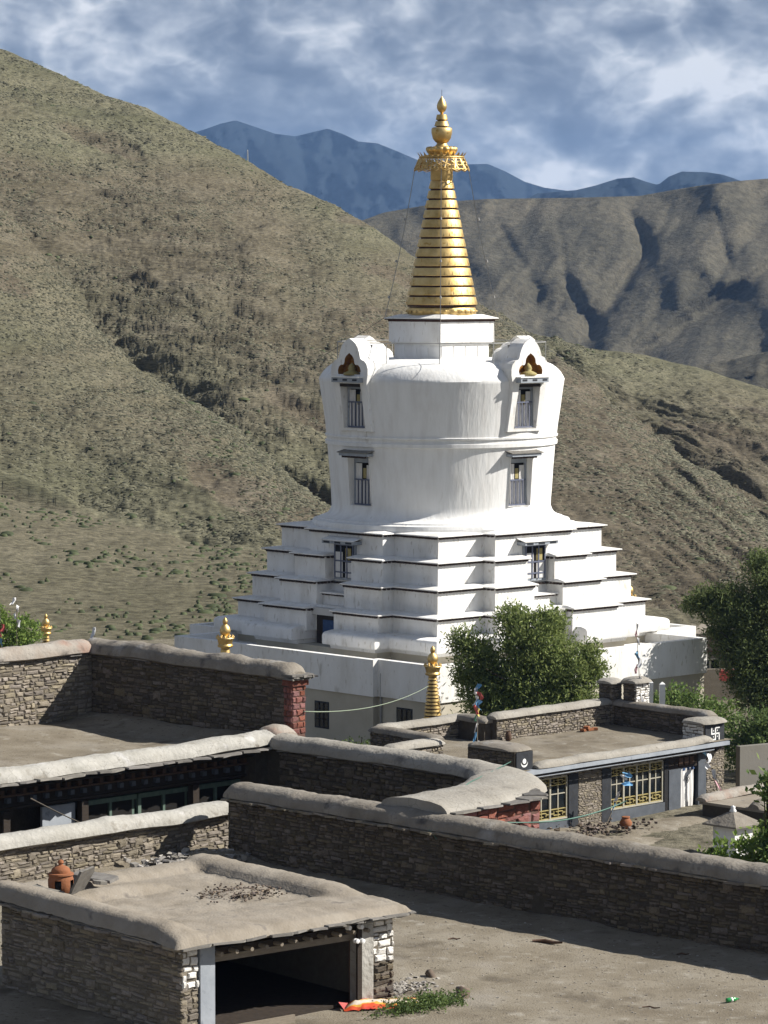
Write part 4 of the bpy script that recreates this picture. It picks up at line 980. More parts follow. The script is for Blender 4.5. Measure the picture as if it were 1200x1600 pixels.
# the low sunlit court wall
cw = local_thing('court_wall', 'low sunlit rubble wall with whitewashed coping behind the mud shed', 'wall', -68.25, 45, TZ)
MB().box(-.55, -.05, -4, 17.2, -1.0, .98).build('wall_core', M['mortar_pale'], cw)
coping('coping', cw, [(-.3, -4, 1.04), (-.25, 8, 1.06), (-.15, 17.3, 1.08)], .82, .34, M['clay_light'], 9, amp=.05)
slates(cw, (-.05, -3), (-.05, 17.2), 1.03, M['stone_pale'], (.35, .9), .13, .05, 6, .42)
masonry(cw, (-.05, 4), (-.05, 17.2), .02, 1.0, M['stone_pale'], (.06, .15), (.16, .5), 21, 300)

# ------------------------------------------------------------------ upper left terrace house
uh = local_thing('terrace_house', 'flat roofed house with pale coping and dark carved frieze at left', 'house', -72.4, 57, 0)
RZ = 8.3
xs = np.linspace(-10.0, .3, 50); ys = np.linspace(-12, 11.6, 80); TX, TY = np.meshgrid(xs, ys)
Zr = RZ + fbm(TX * .4 + 9, TY * .4, 4, 13) * .14 + fbm(TX * 1.9, TY * 1.9, 3, 14) * .03 + .25 * np.exp(-((TY - 11.4) / .6) ** 2)
obj('earth_roof', np_mesh('earth_roof', np.stack([TX, TY, Zr], -1).reshape(-1, 3), grid_faces(80, 50), M['earth'], True), uh)
MB().box(-10, -1.5, -12, 11.0, -.5, 8.05).build('house_wall', M['mortar'], uh)
MB().box(-1.6, -.04, 10.0, 11.3, -.5, 8.38).build('end_wall', M['mortar'], uh)
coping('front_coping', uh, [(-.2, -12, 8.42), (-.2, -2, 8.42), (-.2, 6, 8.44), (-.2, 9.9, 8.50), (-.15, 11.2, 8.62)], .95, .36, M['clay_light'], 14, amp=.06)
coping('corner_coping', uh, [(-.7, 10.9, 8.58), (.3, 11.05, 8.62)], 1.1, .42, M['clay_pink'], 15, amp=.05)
slates(uh, (.06, -11), (.06, 10.3), 8.40, M['slate'], (.35, .95), .46, .05, 16, .8, layers=1)
# frieze, beam ends, window and door band under the eave (in the shade of the court)
MB().box(-1.6, -.05, -12, 10.95, 8.16, 8.34).build('veranda_ceiling', M['wood_dark'], uh)
fz = MB().box(-.62, -.50, -12, 10.9, 7.5, 8.15).build('frieze', M['wood_dark'], uh)
for q in range(44):
    y = -6.6 + q * .4
    MB().box(-.50, -.25, y - .06, y + .06, 7.98, 8.14).build('beam_end', M['wood_red'], uh)
for q in range(34):
    y = -4.6 + q * .46
    MB().box(-.50, -.36, y - .07, y + .07, 7.72, 7.86).build('corbel', M['blue_grey'], uh)
MB().box(-.50, -.34, -7, 10.8, 7.90, 7.95).build('frieze_rail', M['wood_red'], uh)
MB().box(-.50, -.40, -7, 10.8, 7.54, 7.60).build('frieze_rail', M['wood_dark'], uh)
for y in (.9, 3.75, 8.0): MB().box(-.68, -.44, y - .12, y + .12, 5.0, 7.49).build('veranda_post', M['wood_dark'], uh)
for (y0, y1) in ((2.35, 3.55), (-.6, .55)): MB().box(-.75, -.66, y0, y1, 4.9, 7.42).build('wall_panel', M['blue_grey_light'], uh)
for q in range(3):
    y0 = 3.95 + q * 2.05
    w = MB().box(-.86, -.80, y0, y0 + 1.95, 5.6, 7.40).build('window', M['green_paint'], uh)
    MB().box(-.799, -.78, y0 + .12, y0 + .92, 5.7, 7.26).build('pane', M['dark_room'], w); MB().box(-.799, -.78, y0 + 1.05, y0 + 1.84, 5.7, 7.26).build('pane', M['dark_room'], w)
    f = MB(); f.box(-.80, -.70, y0 - .02, y0 + 1.97, 7.27, 7.41); f.box(-.80, -.72, y0 - .02, y0 + .1, 5.6, 7.268); f.box(-.80, -.72, y0 + .94, y0 + 1.03, 5.6, 7.268); f.build('frame', M['green_paint'], w)
# rear wall of the roof, with the red brick end
BW = 11.5
MB().box(-9.9, -.32, BW + .04, BW + .6, 7.6, 10.38).build('rear_wall_core', M['mortar'], uh)
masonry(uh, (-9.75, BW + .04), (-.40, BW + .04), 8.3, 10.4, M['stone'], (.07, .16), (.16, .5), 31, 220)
coping('rear_coping', uh, [(-9.9, BW + .3, 10.44), (-5, BW + .3, 10.42), (-.1, BW + .3, 10.36)], .95, .42, M['clay'], 17, amp=.06)
slates(uh, (-9.7, BW + .04), (-.2, BW + .04), 10.4, M['slate'], (.3, .8), .12, .04, 18, .4)
slates(uh, (-.12, BW - .12), (-.12, BW + .75), 10.36, M['slate'], (.4, .6), .28, .045, 19, .8, layers=3)
MB().box(-9.95, -9.38, -10, BW + .02, 7.6, 10.36).build('side_wall_core', M['mortar_pale'], uh)
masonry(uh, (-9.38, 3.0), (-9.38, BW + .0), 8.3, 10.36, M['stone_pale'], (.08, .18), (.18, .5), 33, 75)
coping('side_coping', uh, [(-9.65, -10, 10.42), (-9.65, 4, 10.42), (-9.65, BW + .1, 10.46)], .95, .40, M['clay_pink'], 20, amp=.06)
slates(uh, (-9.4, 1.5), (-9.4, BW - .2), 10.4, M['slate'], (.3, .8), .13, .04, 22, .4)
MB().box(-.40, -.06, BW + .06, BW + .58, 8.4, 10.3).build('brick_core', M['red_mortar'], uh)
masonry(uh, (-.06, BW + .04), (-.06, BW + .60), 8.65, 10.12, M['red'], (.17, .2), (.26, .33), 35, 60, name='brick', brick=True, proud=(.01, .04), depth=.14, joint=.02)
masonry(uh, (-.42, BW + .04), (-.06, BW + .04), 8.65, 10.12, M['red'], (.17, .2), (.17, .2), 36, 40, name='brick', brick=True, proud=(.01, .035), depth=.14, joint=.02)
MB().box(-.46, .02, BW + .0, BW + .66, 10.13, 10.3).build('brick_head', M['red'], uh)

# ------------------------------------------------------------------ the red walled annex beyond the long wall
ax = local_thing('red_annex', 'low annex with broad pale coping and red brick wall behind the long wall', 'building', -61.5, 64, 0)
coping('coping', ax, [(-10.6, 3.75, 8.42), (-7, 3.75, 8.42), (-3.0, 3.7, 8.44), (-1.4, 3.3, 8.47), (-.4, 2.6, 8.5), (.4, 1.7, 8.52), (.95, .6, 8.53), (1.2, -.5, 8.54), (1.2, -2.6, 8.52)],
       lambda r_: .95 if r_ < 7.6 else min(2.4, .95 + (r_ - 7.6) * .34), lambda r_: .40 - .05 * min(1, max(0, (r_ - 8) / 4)), M['clay_pale_grey'], 41, amp=.05, n=18, closed_ends=False)
MB().stack([([(-11.2, 3.5), (-1.4, 3.5), (.3, 1.9), (.7, 2.2), (-1.2, 4.0), (-11.2, 4.0)], -.5), ([(-11.2, 3.5), (-1.4, 3.5), (.3, 1.9), (.7, 2.2), (-1.2, 4.0), (-11.2, 4.0)], 8.36)]).build('rear_wall_core', M['mortar'], ax)
slates(ax, (-10.4, 3.5), (-1.6, 3.5), 8.38, M['slate'], (.35, .8), .16, .04, 42, .5)
masonry(ax, (-10.4, 3.48), (-1.5, 3.48), 7.0, 8.36, M['stone'], (.1, .2), (.18, .5), 43, 120)
wc = [(-.2, -2.6), (2.4, -2.6), (2.4, .9), (.5, 2.3), (-.2, 2.0)]
MB().stack([(wc, -.5), (wc, 8.26)]).build('wall_core', M['red_mortar'], ax)
slates(ax, (2.42, -2.5), (2.42, .9), 8.56, M['slate'], (.4, 1.1), .26, .05, 46, .7, z1=8.66)
slates(ax, (2.42, .9), (.5, 2.3), 8.68, M['slate'], (.4, .9), .24, .05, 47, .7)
MB().add([(0, -2.5, 8.24), (2.395, -2.5, 8.24), (2.395, .9, 8.24), (0, 2.0, 8.24), (0, -2.5, 8.56), (2.395, -2.5, 8.56), (2.395, .9, 8.64), (0, 2.0, 8.64)], [(3, 2, 1, 0), (4, 5, 6, 7), (0, 1, 5, 4), (1, 2, 6, 5), (2, 3, 7, 6), (3, 0, 4, 7)]).build('wall_head', M['red_mortar'], ax)
masonry(ax, (2.41, -2.4), (2.41, .92), 6.2, 8.62, M['red'], (.22, .36), (.3, .7), 48, 120, name='brick', proud=(.01, .06), split=.3, top=lambda s_: 8.54 + .03 * s_)
masonry(ax, (2.4, .92), (.5, 2.32), 6.2, 8.62, M['red'], (.22, .4), (.3, .6), 49, 60, name='brick', proud=(.01, .05))

cb = MB().box(-72.3, -58.9, 61.8, 67.4, -.5, 5.0).build('court_floor', M['earth']); cb.rotation_euler = (0, 0, R45); tag(cb, 'sunken court floor between the annex and the long wall', kind='structure')
cb2 = MB().box(-72.3, -68.9, 34, 61.7, -.5, 5.02).build('court_floor', M['earth']); cb2.rotation_euler = (0, 0, R45); tag(cb2, 'sunken court floor between the house front and the court wall', kind='structure')

# ------------------------------------------------------------------ mud roofed shed in the foreground
SH = thing('mud_shed', 'mud roofed shed with open dark doorway and whitewashed corner posts', 'shed', (-4.25, 68.95, TZ), math.radians(-50.5))
SY, SX, SHH = 5.85, -6.95, 1.98
sxy = lambda x, y: (x, y)
MB().box(SX, -.3, .05, .45, -.2, SHH).build('left_wall_core', M['mortar_pale'], SH)
masonry(SH, (SX, .05), (-.02, .05), 0, SHH, M['stone_pale'], (.06, .15), (.18, .6), 51, 230, near=lambda s_: .7 + s_ / 12)
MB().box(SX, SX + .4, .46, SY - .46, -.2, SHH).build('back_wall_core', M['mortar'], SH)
MB().box(SX, -.3, SY - .45, SY - .05, -.2, SHH).build('right_wall_core', M['mortar_pale'], SH)
MB().box(-.46, -.05, .06, .44, -.2, SHH).build('corner_core', M['mortar_pale'], SH)
masonry(SH, (-.05, .05), (-.05, .48), .02, 1.05, M['stone_pale'], (.10, .17), (.2, .42), 52, 40)
masonry(SH, (-.05, .05), (-.05, .48), 1.06, SHH - .02, M['stone_white'], (.12, .2), (.25, .42), 53, 40)
MB().box(-.42, .0, .50, .88, -.1, SHH - .04).build('door_jamb', M['blue_grey_light'], SH)
MB().box(-.46, -.05, SY - .62, SY - .06, -.2, SHH).build('corner_core', M['mortar_pale'], SH)
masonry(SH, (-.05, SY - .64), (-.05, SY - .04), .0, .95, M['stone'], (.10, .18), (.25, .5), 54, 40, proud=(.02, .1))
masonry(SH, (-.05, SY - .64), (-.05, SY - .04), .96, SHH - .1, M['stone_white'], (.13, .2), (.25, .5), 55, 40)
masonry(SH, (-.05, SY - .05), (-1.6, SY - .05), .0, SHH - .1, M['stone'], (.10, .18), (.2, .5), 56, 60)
MB().box(-.40, .02, SY - .98, SY - .66, -.1, SHH - .06).build('door_jamb', M['clay_light'], SH)
MB().box(SX + .4, -.3, .46, SY - .46, -.05, .10).build('inner_floor', M['wood_dark'], SH)  # floor coloured dark to paint in the shade of the shed interior
MB().box(-.42, -.40, SY - 1.0, SY - .62, 0, SHH - .1).build('inner_jamb', M['wood_red'], SH)
MB().box(-.36, -.12, .80, SY - .62, 1.52, 1.66).build('lintel', M['wood_pale'], SH)
MB().box(-.30, -.10, .80, SY - .62, 1.68, 1.82).build('lintel_upper', M['wood_dark'], SH)
for q in range(11):
    y = .95 + q * .4
    MB().lathe([(.045, 0), (.05, .02), (.05, .34)], 8).build('joist_end', M['wood_pale'], SH, 40).matrix_local = Matrix.Translation((.16, y, 1.74)) @ Matrix.Rotation(-PI / 2, 4, 'Y')
MB().box(-.02, .04, SY - 1.12, SY - 1.0, .0, SHH - .1).build('door_post', M['wood_dark'], SH)
for (y, z) in ((SY - 1.42, 1.86), (SY - 1.08, 1.84), (SY - 1.2, 1.54), (SY - 1.04, 1.52)):
    ins = MB(); ins.lathe([(.022, 0), (.055, .01), (.06, .05), (.035, .07), (.055, .09), (.05, .13), (.02, .14)], 12); o = ins.build('insulator', M['plain_white'], SH, 40); o.matrix_local = Matrix.Translation((.02, y, z)) @ Matrix.Rotation(PI / 2, 4, 'Y')
MB().box(.10, .16, .85, 2.9, -.02, .17).build('threshold_plank', M['wood_pale'], SH)
MB().box(-.05, .12, .62, .82, -.1, .22).build('stump', M['wood_pale'], SH)
# the moulded mud roof: thick rims at left and right, dished between, running down to the front eave
nx_, ny_ = 86, 76
def roof_z(x, y):
    def bump(t, c, w): return max(0.0, 1 - ((t - c) / w) ** 2) ** .5 if abs(t - c) < w else 0.0
    left = .27 * bump(y, .12, .46) * min(1, max(0, (.35 - x) / .9))
    right = .26 * bump(y, SY - .22, .52) * min(1, max(0, (-.5 - x) / 1.5))
    back = .16 * bump(x, SX + .2, .5)
    ridge = .20 * bump(x, -5.15, .34) * bump(y, 1.9, 1.5)
    front = .10 * bump(x, -.9, 1.1)
    heap = .10 * math.exp(-(((x + 3.4) / .6) ** 2 + ((y - 4.15) / .7) ** 2))
    z = SHH + .17 + max(left, right, back, ridge, front) + heap - .03 * bump(x, -3.2, 2.4) * bump(y, 3, 2.6)
    ex = min(x - (SX - .25), .28 - x); ey = min(y + .3, SY + .28 - y); d_ = min(ex, ey)
    if d_ < .22: z -= (1 - math.sqrt(max(0, 1 - (1 - max(0, d_) / .22) ** 2))) * .20
    return z + .03 * mnoise.noise(Vector((x * 1.6, y * 1.6, 3))) + .022 * mnoise.noise(Vector((x * 5, y * 5, 1))) + .008 * mnoise.noise(Vector((x * 14, y * 14, 2)))
rv_, P_ = [], []
for j in range(ny_ + 1):
    y = -.3 + (SY + .58) * j / ny_; row = []
    for i in range(nx_ + 1):
        x = SX - .25 + (.28 - SX + .25) * i / nx_
        row.append((x + .04 * mnoise.noise(Vector((y * 1.5, 0, 7))) * (i == nx_), y + .04 * mnoise.noise(Vector((x * 1.5, 5, 7))) * (j == 0), max(SHH + .02, roof_z(x, y))))
    P_.append(row)
rf = MB().grid(P_)
rf.box(SX - .2, .24, -.25, SY + .23, SHH - .02, SHH + .03)
rf.build('mud_roof', M['earth_roof'], SH, True)
slates(SH, (SX, -.05), (.15, -.05), SHH + .0, M['stone_pale'], (.28, .7), .30, .05, 57, .5)
slates(SH, (.05, -.2), (.05, SY + .15), SHH + .01, M['slate'], (.4, 1.0), .30, .04, 58, .55)
slates(SH, (.05, SY - 2.2), (.05, SY + .2), SHH + .05, M['slate'], (.4, .8), .32, .03, 59, .5)

# ------------------------------------------------------------------ stone house with lattice windows
hs = local_thing('stone_house', 'stone house with blue grey eave, lattice windows and white door curtain', 'house', -89.8, 98, 0)
HZ = 2.62                                            # roof level
xs = np.linspace(-6.9, .3, 40); ys = np.linspace(-.6, 12.9, 60); TX, TY = np.meshgrid(xs, ys)
Zr = HZ + .12 + fbm(TX * .6 + 4, TY * .6, 4, 71) * .12
obj('earth_roof', np_mesh('earth_roof', np.stack([TX, TY, Zr], -1).reshape(-1, 3), grid_faces(60, 40), M['earth'], True), hs)
MB().box(-6.9, -.4, -.5, 12.6, -.4, 2.5).build('house_wall', M['mortar_pale'], hs)
coping('front_coping', hs, [(.05, .3, HZ + .14), (.05, 6, HZ + .12), (.05, 11.35, HZ + .14)], .66, .26, M['clay_pale_grey'], 61, amp=.04)
eb = MB().box(-.3, .40, -.5, 12.3, HZ - .06, HZ + .10).build('eave_fascia', M['blue_grey_light'], hs)
MB().box(.1, .26, -.4, 11.9, HZ - .20, HZ - .065).build('under_eave_board', M['wood_dark'], hs)  # dark timber board set below the fascia
for (y0, y1) in ((-.3, 5.2), (5.22, 11.2)):
    MB().add([(.27, y0, HZ - .22), (.27, y1, HZ - .22), (.46, y1, HZ - .14), (.46, y0, HZ - .14), (.27, y0, HZ - .25), (.27, y1, HZ - .25), (.46, y1, HZ - .17), (.46, y0, HZ - .17)], [(0, 1, 2, 3), (7, 6, 5, 4), (3, 2, 6, 7), (0, 3, 7, 4), (1, 0, 4, 5), (2, 1, 5, 6)]).build('awning_cloth', M['blue_grey_light'], hs)
for q in range(24):
    y = .2 + q * .5; MB().box(-.1, .22, y - .05, y + .05, HZ - .32, HZ - .21).build('beam_end', M['wood_dark'], hs)
def lattice_window(y0, y1, n, z0=.52, z1=2.16):
    w = MB().box(-.42, -.30, y0, y1, z0, z1).build('window', M['dark_room'], hs)
    pw = (y1 - y0) / n
    fr = MB(); fr.box(-.30, -.16, y0, y1, z0 - .07, z0 - .005); fr.box(-.30, -.17, y0, y1, z1 + .005, z1 + .08)
    for q in range(n + 1): fr.box(-.299, -.18, y0 + q * pw - .045, y0 + q * pw + .045, z0 - .002, z1)
    fr.build('frame', M['cream_paint'], w)
    for q in range(n):
        a, b = y0 + q * pw + .05, y0 + (q + 1) * pw - .05; c = (a + b) / 2
        zl, zm, zt = z0 + .36, z0 + .98, z1 - .30
        for (za, zb_) in ((zl + .03, zm - .02), (zm + .02, zt - .02)):
            for (ya, yb) in ((a, c - .03), (c + .03, b)): MB().box(-.262, -.25, ya, yb, za, zb_).build('pane', M['glass'], w)
        mb = MB(); mb.box(-.266, -.215, c - .028, c + .028, zl, zt); mb.box(-.264, -.217, a, b, zm - .02, zm + .02); mb.build('muntin', M['cream_paint'], w)
        lt = MB()
        for (za, zb_) in ((z0 + .01, zl), (zt, z1 - .01)):
            h = zb_ - za; L_ = b - a
            for (u0, v0, u1, v1) in ((0, 0, 1, 0), (0, 1, 1, 1), (0, 0, 0, 1), (1, 0, 1, 1), (.22, .3, .62, .3), (.22, .3, .22, .75), (.38, .7, .8, .7), (.8, .3, .8, .7), (.5, 0, .5, .3), (.5, .7, .5, 1), (0, .5, .22, .5), (.8, .5, 1, .5), (.5, .3, .5, .7)):
                ya, yb = a + L_ * min(u0, u1), a + L_ * max(u0, u1); zza, zzb = za + h * min(v0, v1), za + h * max(v0, v1); dx = .0007 * (u0 * 7 + v0 * 3 + u1)
                lt.box(-.262, -.205 + dx, ya - .018, yb + .018, zza - .018, zzb + .018)
        lt.build('lattice', M['yellow_paint'], w)
lattice_window(0.518, 2.546, 2); lattice_window(5.25, 8.578, 4)
MB().box(-.42, -.12, 2.598, 3.17, -.1, 2.3).build('window_surround', M['dark_blue'], hs)
MB().box(-.42, -.10, -.3, 2.598, -.1, .42).build('window_surround', M['blue_grey'], hs)
MB().box(-.40, -.14, 3.18, 4.626, -.3, 2.34).build('pier_core', M['mortar_pale'], hs)
masonry(hs, (-.14, 3.18), (-.14, 4.626), -.1, 2.3, M['stone_pale'], (.055, .1), (.14, .36), 63, 110, proud=(.01, .035), depth=.12, joint=.012, split=0)
MB().box(-.42, -.11, 4.636, 5.198, -.1, 2.3).build('window_surround', M['dark_blue'], hs)
MB().box(-.42, -.10, 5.198, 8.63, -.1, .42).build('window_surround', M['blue_grey'], hs)
MB().box(-.42, -.13, 8.63, 8.89, -.1, 2.3).build('window_surround', M['black_paint'], hs)
MB().box(-.42, -.10, 8.9, 9.67, -.1, 1.75).build('door_surround', M['blue_grey'], hs)
MB().box(-.42, -.16, 8.9, 10.918, 1.76, 2.32).build('door_head', M['wood_dark'], hs)
for q in range(3): MB().box(-.16, -.12, 9.566 + q * .36, 9.836 + q * .36, 1.86, 2.2).build('fretwork', M['wood_red'], hs)
MB().box(-.42, -.30, 9.67, 10.814, -.1, 1.75).build('doorway', M['dark_room'], hs)
cur = []
for zz in np.linspace(.06, 1.72, 9): cur.append([(-.22 + .035 * math.sin(q * 1.7 + zz) * (1.2 - zz * .3), 9.691 + .94 * q / 14 + .03 * math.sin(zz * 2), zz) for q in range(15)])
dc = MB().grid(cur).build('door_curtain', M['cloth'], hs, True)
MB().grid([[(-.205 + .03 * math.sin(q * 1.7), 9.618 + 1.1 * q / 14, zz) for q in range(15)] for zz in (1.62, 1.78)]).build('blue_valance', M['cloth_blue'], dc)
kn = MB(); kc = (10.19, 1.25)
for s1 in (-1, 1):
    for s2 in (-1, 1): kn.bar((-.165, kc[0] + .12 * s1, kc[1]), (-.165, kc[0], kc[1] + .17 * s2), .012, 4)
    kn.bar((-.165, kc[0] + .06 * s1, kc[1] - .08), (-.165, kc[0] - .06 * s1, kc[1] + .08), .01, 4)
kn.build('endless_knot', M['dark_blue'], dc)
MB().box(-.42, -.11, 10.835, 11.355, -.1, 2.34).build('door_surround', M['blue_grey'], hs)
MB().box(-.42, -.12, 11.365, 12.53, -.3, 2.4).build('pier_core', M['mortar_pale'], hs)
masonry(hs, (-.12, 11.365), (-.12, 12.561), -.1, 2.4, M['stone_pale'], (.06, .11), (.14, .36), 64, 110, proud=(.01, .035), depth=.12, split=0)
masonry(hs, (-.12, 12.54), (-1.6, 12.54), -.1, 2.4, M['stone_pale'], (.06, .12), (.14, .36), 65, 60, proud=(.01, .035), depth=.12, split=0)
# parapets on the roof
def parapet(th, p0, p1, z0, z1, m, cm, seed, wid=.55, cap=.26, lim=120, over=.1, ends=True):
    """low wall from p0 to p1 (centre line), stones on both faces that show"""
    a, b = Vector((*p0, 0)), Vector((*p1, 0)); d = (b - a).normalized(); nr = Vector((d.y, -d.x, 0)); h = wid / 2 - .04
    q = [a + nr * h, b + nr * h, b - nr * h, a - nr * h]
    MB().stack([([(v.x, v.y) for v in q], z0 - .3), ([(v.x, v.y) for v in q], z1)]).build('parapet_core', M['mortar'], th)
    f0, f1 = a + nr * h, b + nr * h; masonry(th, (f0.x, f0.y), (f1.x, f1.y), z0 - .05, z1, m, (.07, .13), (.14, .42), seed, lim, depth=.12, split=.1)
    coping('coping', th, [(a.x - d.x * over, a.y - d.y * over, z1 + .03), (b.x + d.x * over, b.y + d.y * over, z1 + .03)], wid + .22, cap, cm, seed + 1, amp=.035, n=12)
    slates(th, (f0.x, f0.y), (f1.x, f1.y), z1 + .02, M['slate'], (.3, .7), .09, .03, seed + 2, .3)
parapet(hs, (-6.65, 5.0), (-6.65, 12.5), HZ + .12, HZ + 1.05, M['stone_pale'], M['clay_pale_grey'], 160, lim=130)
parapet(hs, (-6.4, 12.75), (-.6, 12.75 - .45), HZ + .12, HZ + 1.0, M['stone'], M['clay'], 164, lim=90)
# corner posts
def post(th, x0, x1, y0, y1, z0, z1, seed, m=None, cap=.24):
    MB().box(x0 + .04, x1 - .04, y0 + .04, y1 - .04, z0, z1).build('post_core', M['mortar'], th)
    masonry(th, (x1 - .04, y0 + .02), (x1 - .04, y1 - .02), z0, z1, m or M['stone_pale'], (.09, .16), (.2, .42), seed, 40, depth=.12)
    masonry(th, (x0 + .02, y0 + .04), (x1 - .02, y0 + .04), z0, z1, M['stone'], (.09, .16), (.2, .42), seed + 1, 40, depth=.12)
    coping('coping', th, [((x0 + x1) / 2, y0 - .08, z1 + .02), ((x0 + x1) / 2, y1 + .08, z1 + .02)], x1 - x0 + .3, cap, M['clay_pale_grey'], seed + 2, amp=.03, n=12, step=.2)
post(hs, -7.1, -6.3, 12.3, 13.05, HZ - .2, HZ + 1.95, 71); post(hs, -5.9, -5.1, 12.55, 13.5, HZ - .2, HZ + 2.05, 74, M['stone_white'])
# left end post with moon and sun, right end post with the old good luck sign
lp_ = MB().box(-2.6, -.02, -.78, .28, HZ - .3, HZ + .86).build('left_end_wall', M['mortar'], hs)
masonry(hs, (-2.6, -.79), (-.1, -.79), HZ - .2, HZ + .85, M['stone'], (.08, .14), (.15, .4), 77, 60, depth=.1)
MB().box(-.019, .03, -.72, .24, HZ - .0, HZ + .85).build('emblem_board', M['dark_blue'], hs)
coping('coping', hs, [(-1.35, -.9, HZ + .88), (-1.35, .42, HZ + .88)], 2.8, .22, M['clay'], 78, amp=.04, n=14, step=.2)
mo = MB(); cy, cz = -.26, HZ + .42
arc0, arc1 = [], []
for q in range(17):
    t = PI * .97 + (PI * 1.06) * q / 16; w = .07 * math.sin(PI * q / 16); arc0.append((.034, cy + .20 * math.cos(t), cz + .20 * math.sin(t))); arc1.append((.034, cy + (.20 - w) * math.cos(t), cz + .01 + (.20 - w) * math.sin(t)))
mo.grid([arc0, arc1]); mo.build('moon_emblem', M['plain_white'], hs)
MB().add([(.035, cy, cz)] + [(.035, cy + .105 * math.cos(2 * PI * q / 18), cz + .105 * math.sin(2 * PI * q / 18) + .05) for q in range(18)], [(0, 1 + q, 1 + (q + 1) % 18) for q in range(18)]).build('sun_emblem', M['plain_white'], hs)
MB().box(-1.2, -.02, 11.1, 12.4, HZ - .1, HZ + .86).build('right_end_wall', M['mortar_pale'], hs)
masonry(hs, (-1.2, 11.09), (-.05, 11.09), HZ - .05, HZ + .84, M['stone_white'], (.1, .16), (.2, .4), 81, 30, depth=.1)
MB().box(-.019, .03, 11.13, 12.38, HZ + .0, HZ + .85).build('emblem_board', M['dark_blue'], hs)
coping('coping', hs, [(-.55, 10.95, HZ + .88), (-.55, 12.55, HZ + .88)], 1.5, .22, M['clay_pale_grey'], 82, amp=.04, n=14, step=.2)
yu = MB(); cy, cz, q_, w_ = 11.78, HZ + .43, .25, .032
for (a0, b0, a1, b1) in ((-q_, 0, q_, 0), (0, -q_, 0, q_), (0, q_, q_, q_), (-q_, -q_, 0, -q_), (q_, -q_, q_, 0), (-q_, 0, -q_, q_)):
    yu.box(.031, .037 + .0006 * abs(a0 + b1), cy + min(a0, a1) - w_, cy + max(a0, a1) + w_, cz + min(b0, b1) - w_, cz + max(b0, b1) + w_)
for s1 in (-1, 1):
    for s2 in (-1, 1): yu.box(.031, .036, cy + s1 * .13 - .025, cy + s1 * .13 + .025, cz + s2 * .13 - .025, cz + s2 * .13 + .025)
yu.build('good_luck_emblem', M['plain_white'], hs)
# small things on that roof
bk_ = thing('clay_brick_pile', 'small pile of orange clay bricks on the stone house roof', 'bricks', AB(-95.6, 107.9, HZ + .16), R45)
for i, (x, y, z, r_) in enumerate(((0, 0, .05, .2), (.05, .32, .05, -.1), (.02, .16, .15, .5), (.1, .62, .05, .9))):
    o = MB().box(-.11, .11, -.15, .15, -.05, .05).build('brick', M['terracotta'], bk_); o.location = (x, y, z); o.rotation_euler = (0, 0, r_)
jar = MB().lathe([(.09, 0), (.13, .05), (.14, .25), (.10, .36), (.08, .38), (.10, .42)], 14).build('clay_jar', M['wood_red'], None, 40); jar.location = AB(-95.9, 103.4, HZ + .14); tag(jar, 'small dark jar on the stone house roof by the rear parapet', 'jar')

# low roof with parapets left of the stone house
lr = local_thing('low_roof_wall', 'zigzag mud capped parapet of the low roof before the stupa plinth', 'wall', -98.0, 98.0, 0)
MB().box(-.5, 6.6, -1.0, 4.9, -.4, 2.6).build('house_wall', M['mortar_pale'], lr)
MB().box(-.4, 6.8, -.9, 4.3, 2.6, 2.76).build('earth_roof', M['earth'], lr)
parapet(lr, (-.5, .1), (-.5, 5.2), 2.75, 3.42, M['stone_pale'], M['clay_pale_grey'], 171, lim=70)
parapet(lr, (1.45, 4.85), (-.4, 5.0), 2.75, 3.5, M['stone'], M['clay'], 175, lim=30)
parapet(lr, (-.6, .05), (3.4, -.3), 2.75, 3.42, M['stone'], M['clay'], 178, lim=60)
parapet(lr, (3.4, -3.2), (3.4, -.2), 2.6, 3.3, M['stone_pale'], M['clay_pale_grey'], 181, lim=60)

# yard before the stone house
xs = np.linspace(-.3, 9, 40); ys = np.linspace(-3, 14, 60); TX, TY = np.meshgrid(xs, ys)
Zy = .06 + fbm(TX * .5, TY * .5, 4, 88) * .25 - np.clip((TX - 2.5) / 3, 0, 1) * .5
yd = obj('yard', np_mesh('yard', np.stack([TX, TY, Zy], -1).reshape(-1, 3), grid_faces(60, 40), M['earth'], True), None, AB(-89.8, 98, 0), R45); tag(yd, 'uneven earth yard before the stone house', kind='structure')
for (name, label, a, b, z0, z1, L_, wd, rz, m) in (
    ('cement_wall', 'plain grey cement wall beside the stone house', -90.0, 111.6, -.3, 2.3, 9.0, .3, .25, M['cement']),):
    w = MB().box(-.15, .15, 0, L_, z0, z1).build(name, m, None, loc=AB(a, b, 0), rotz=R45 - rz); tag(w, label, 'wall')
lo = local_thing('low_mud_roof', 'low mud roof with rounded rims right of the stone house', 'building', -84.6, 106.6, 0)
MB().box(-3.4, 2.2, .2, 7.5, -.4, .55).build('house_wall', M['mortar'], lo)
MB().box(-3.5, 2.3, .1, 7.6, .55, .66).build('earth_roof', M['earth_roof'], lo)
coping('coping', lo, [(2.1, 0, .66), (2.1, 7.6, .7)], .8, .3, M['clay'], 91, amp=.05); coping('coping', lo, [(-.6, .1, .68), (-.6, 7.6, .7)], .7, .34, M['clay'], 92, amp=.05); coping('coping', lo, [(-3.4, .1, .68), (-3.4, 7.6, .72)], .7, .3, M['clay_pink'], 93, amp=.05)
ch = local_thing('small_shrine', 'small white box shrine with sloping stone cap below the stone house corner', 'shrine', -82.0, 101.4, 0)
MB().box(-.55, .55, -.55, .55, -.4, 1.0).build('body', M['white'], ch)
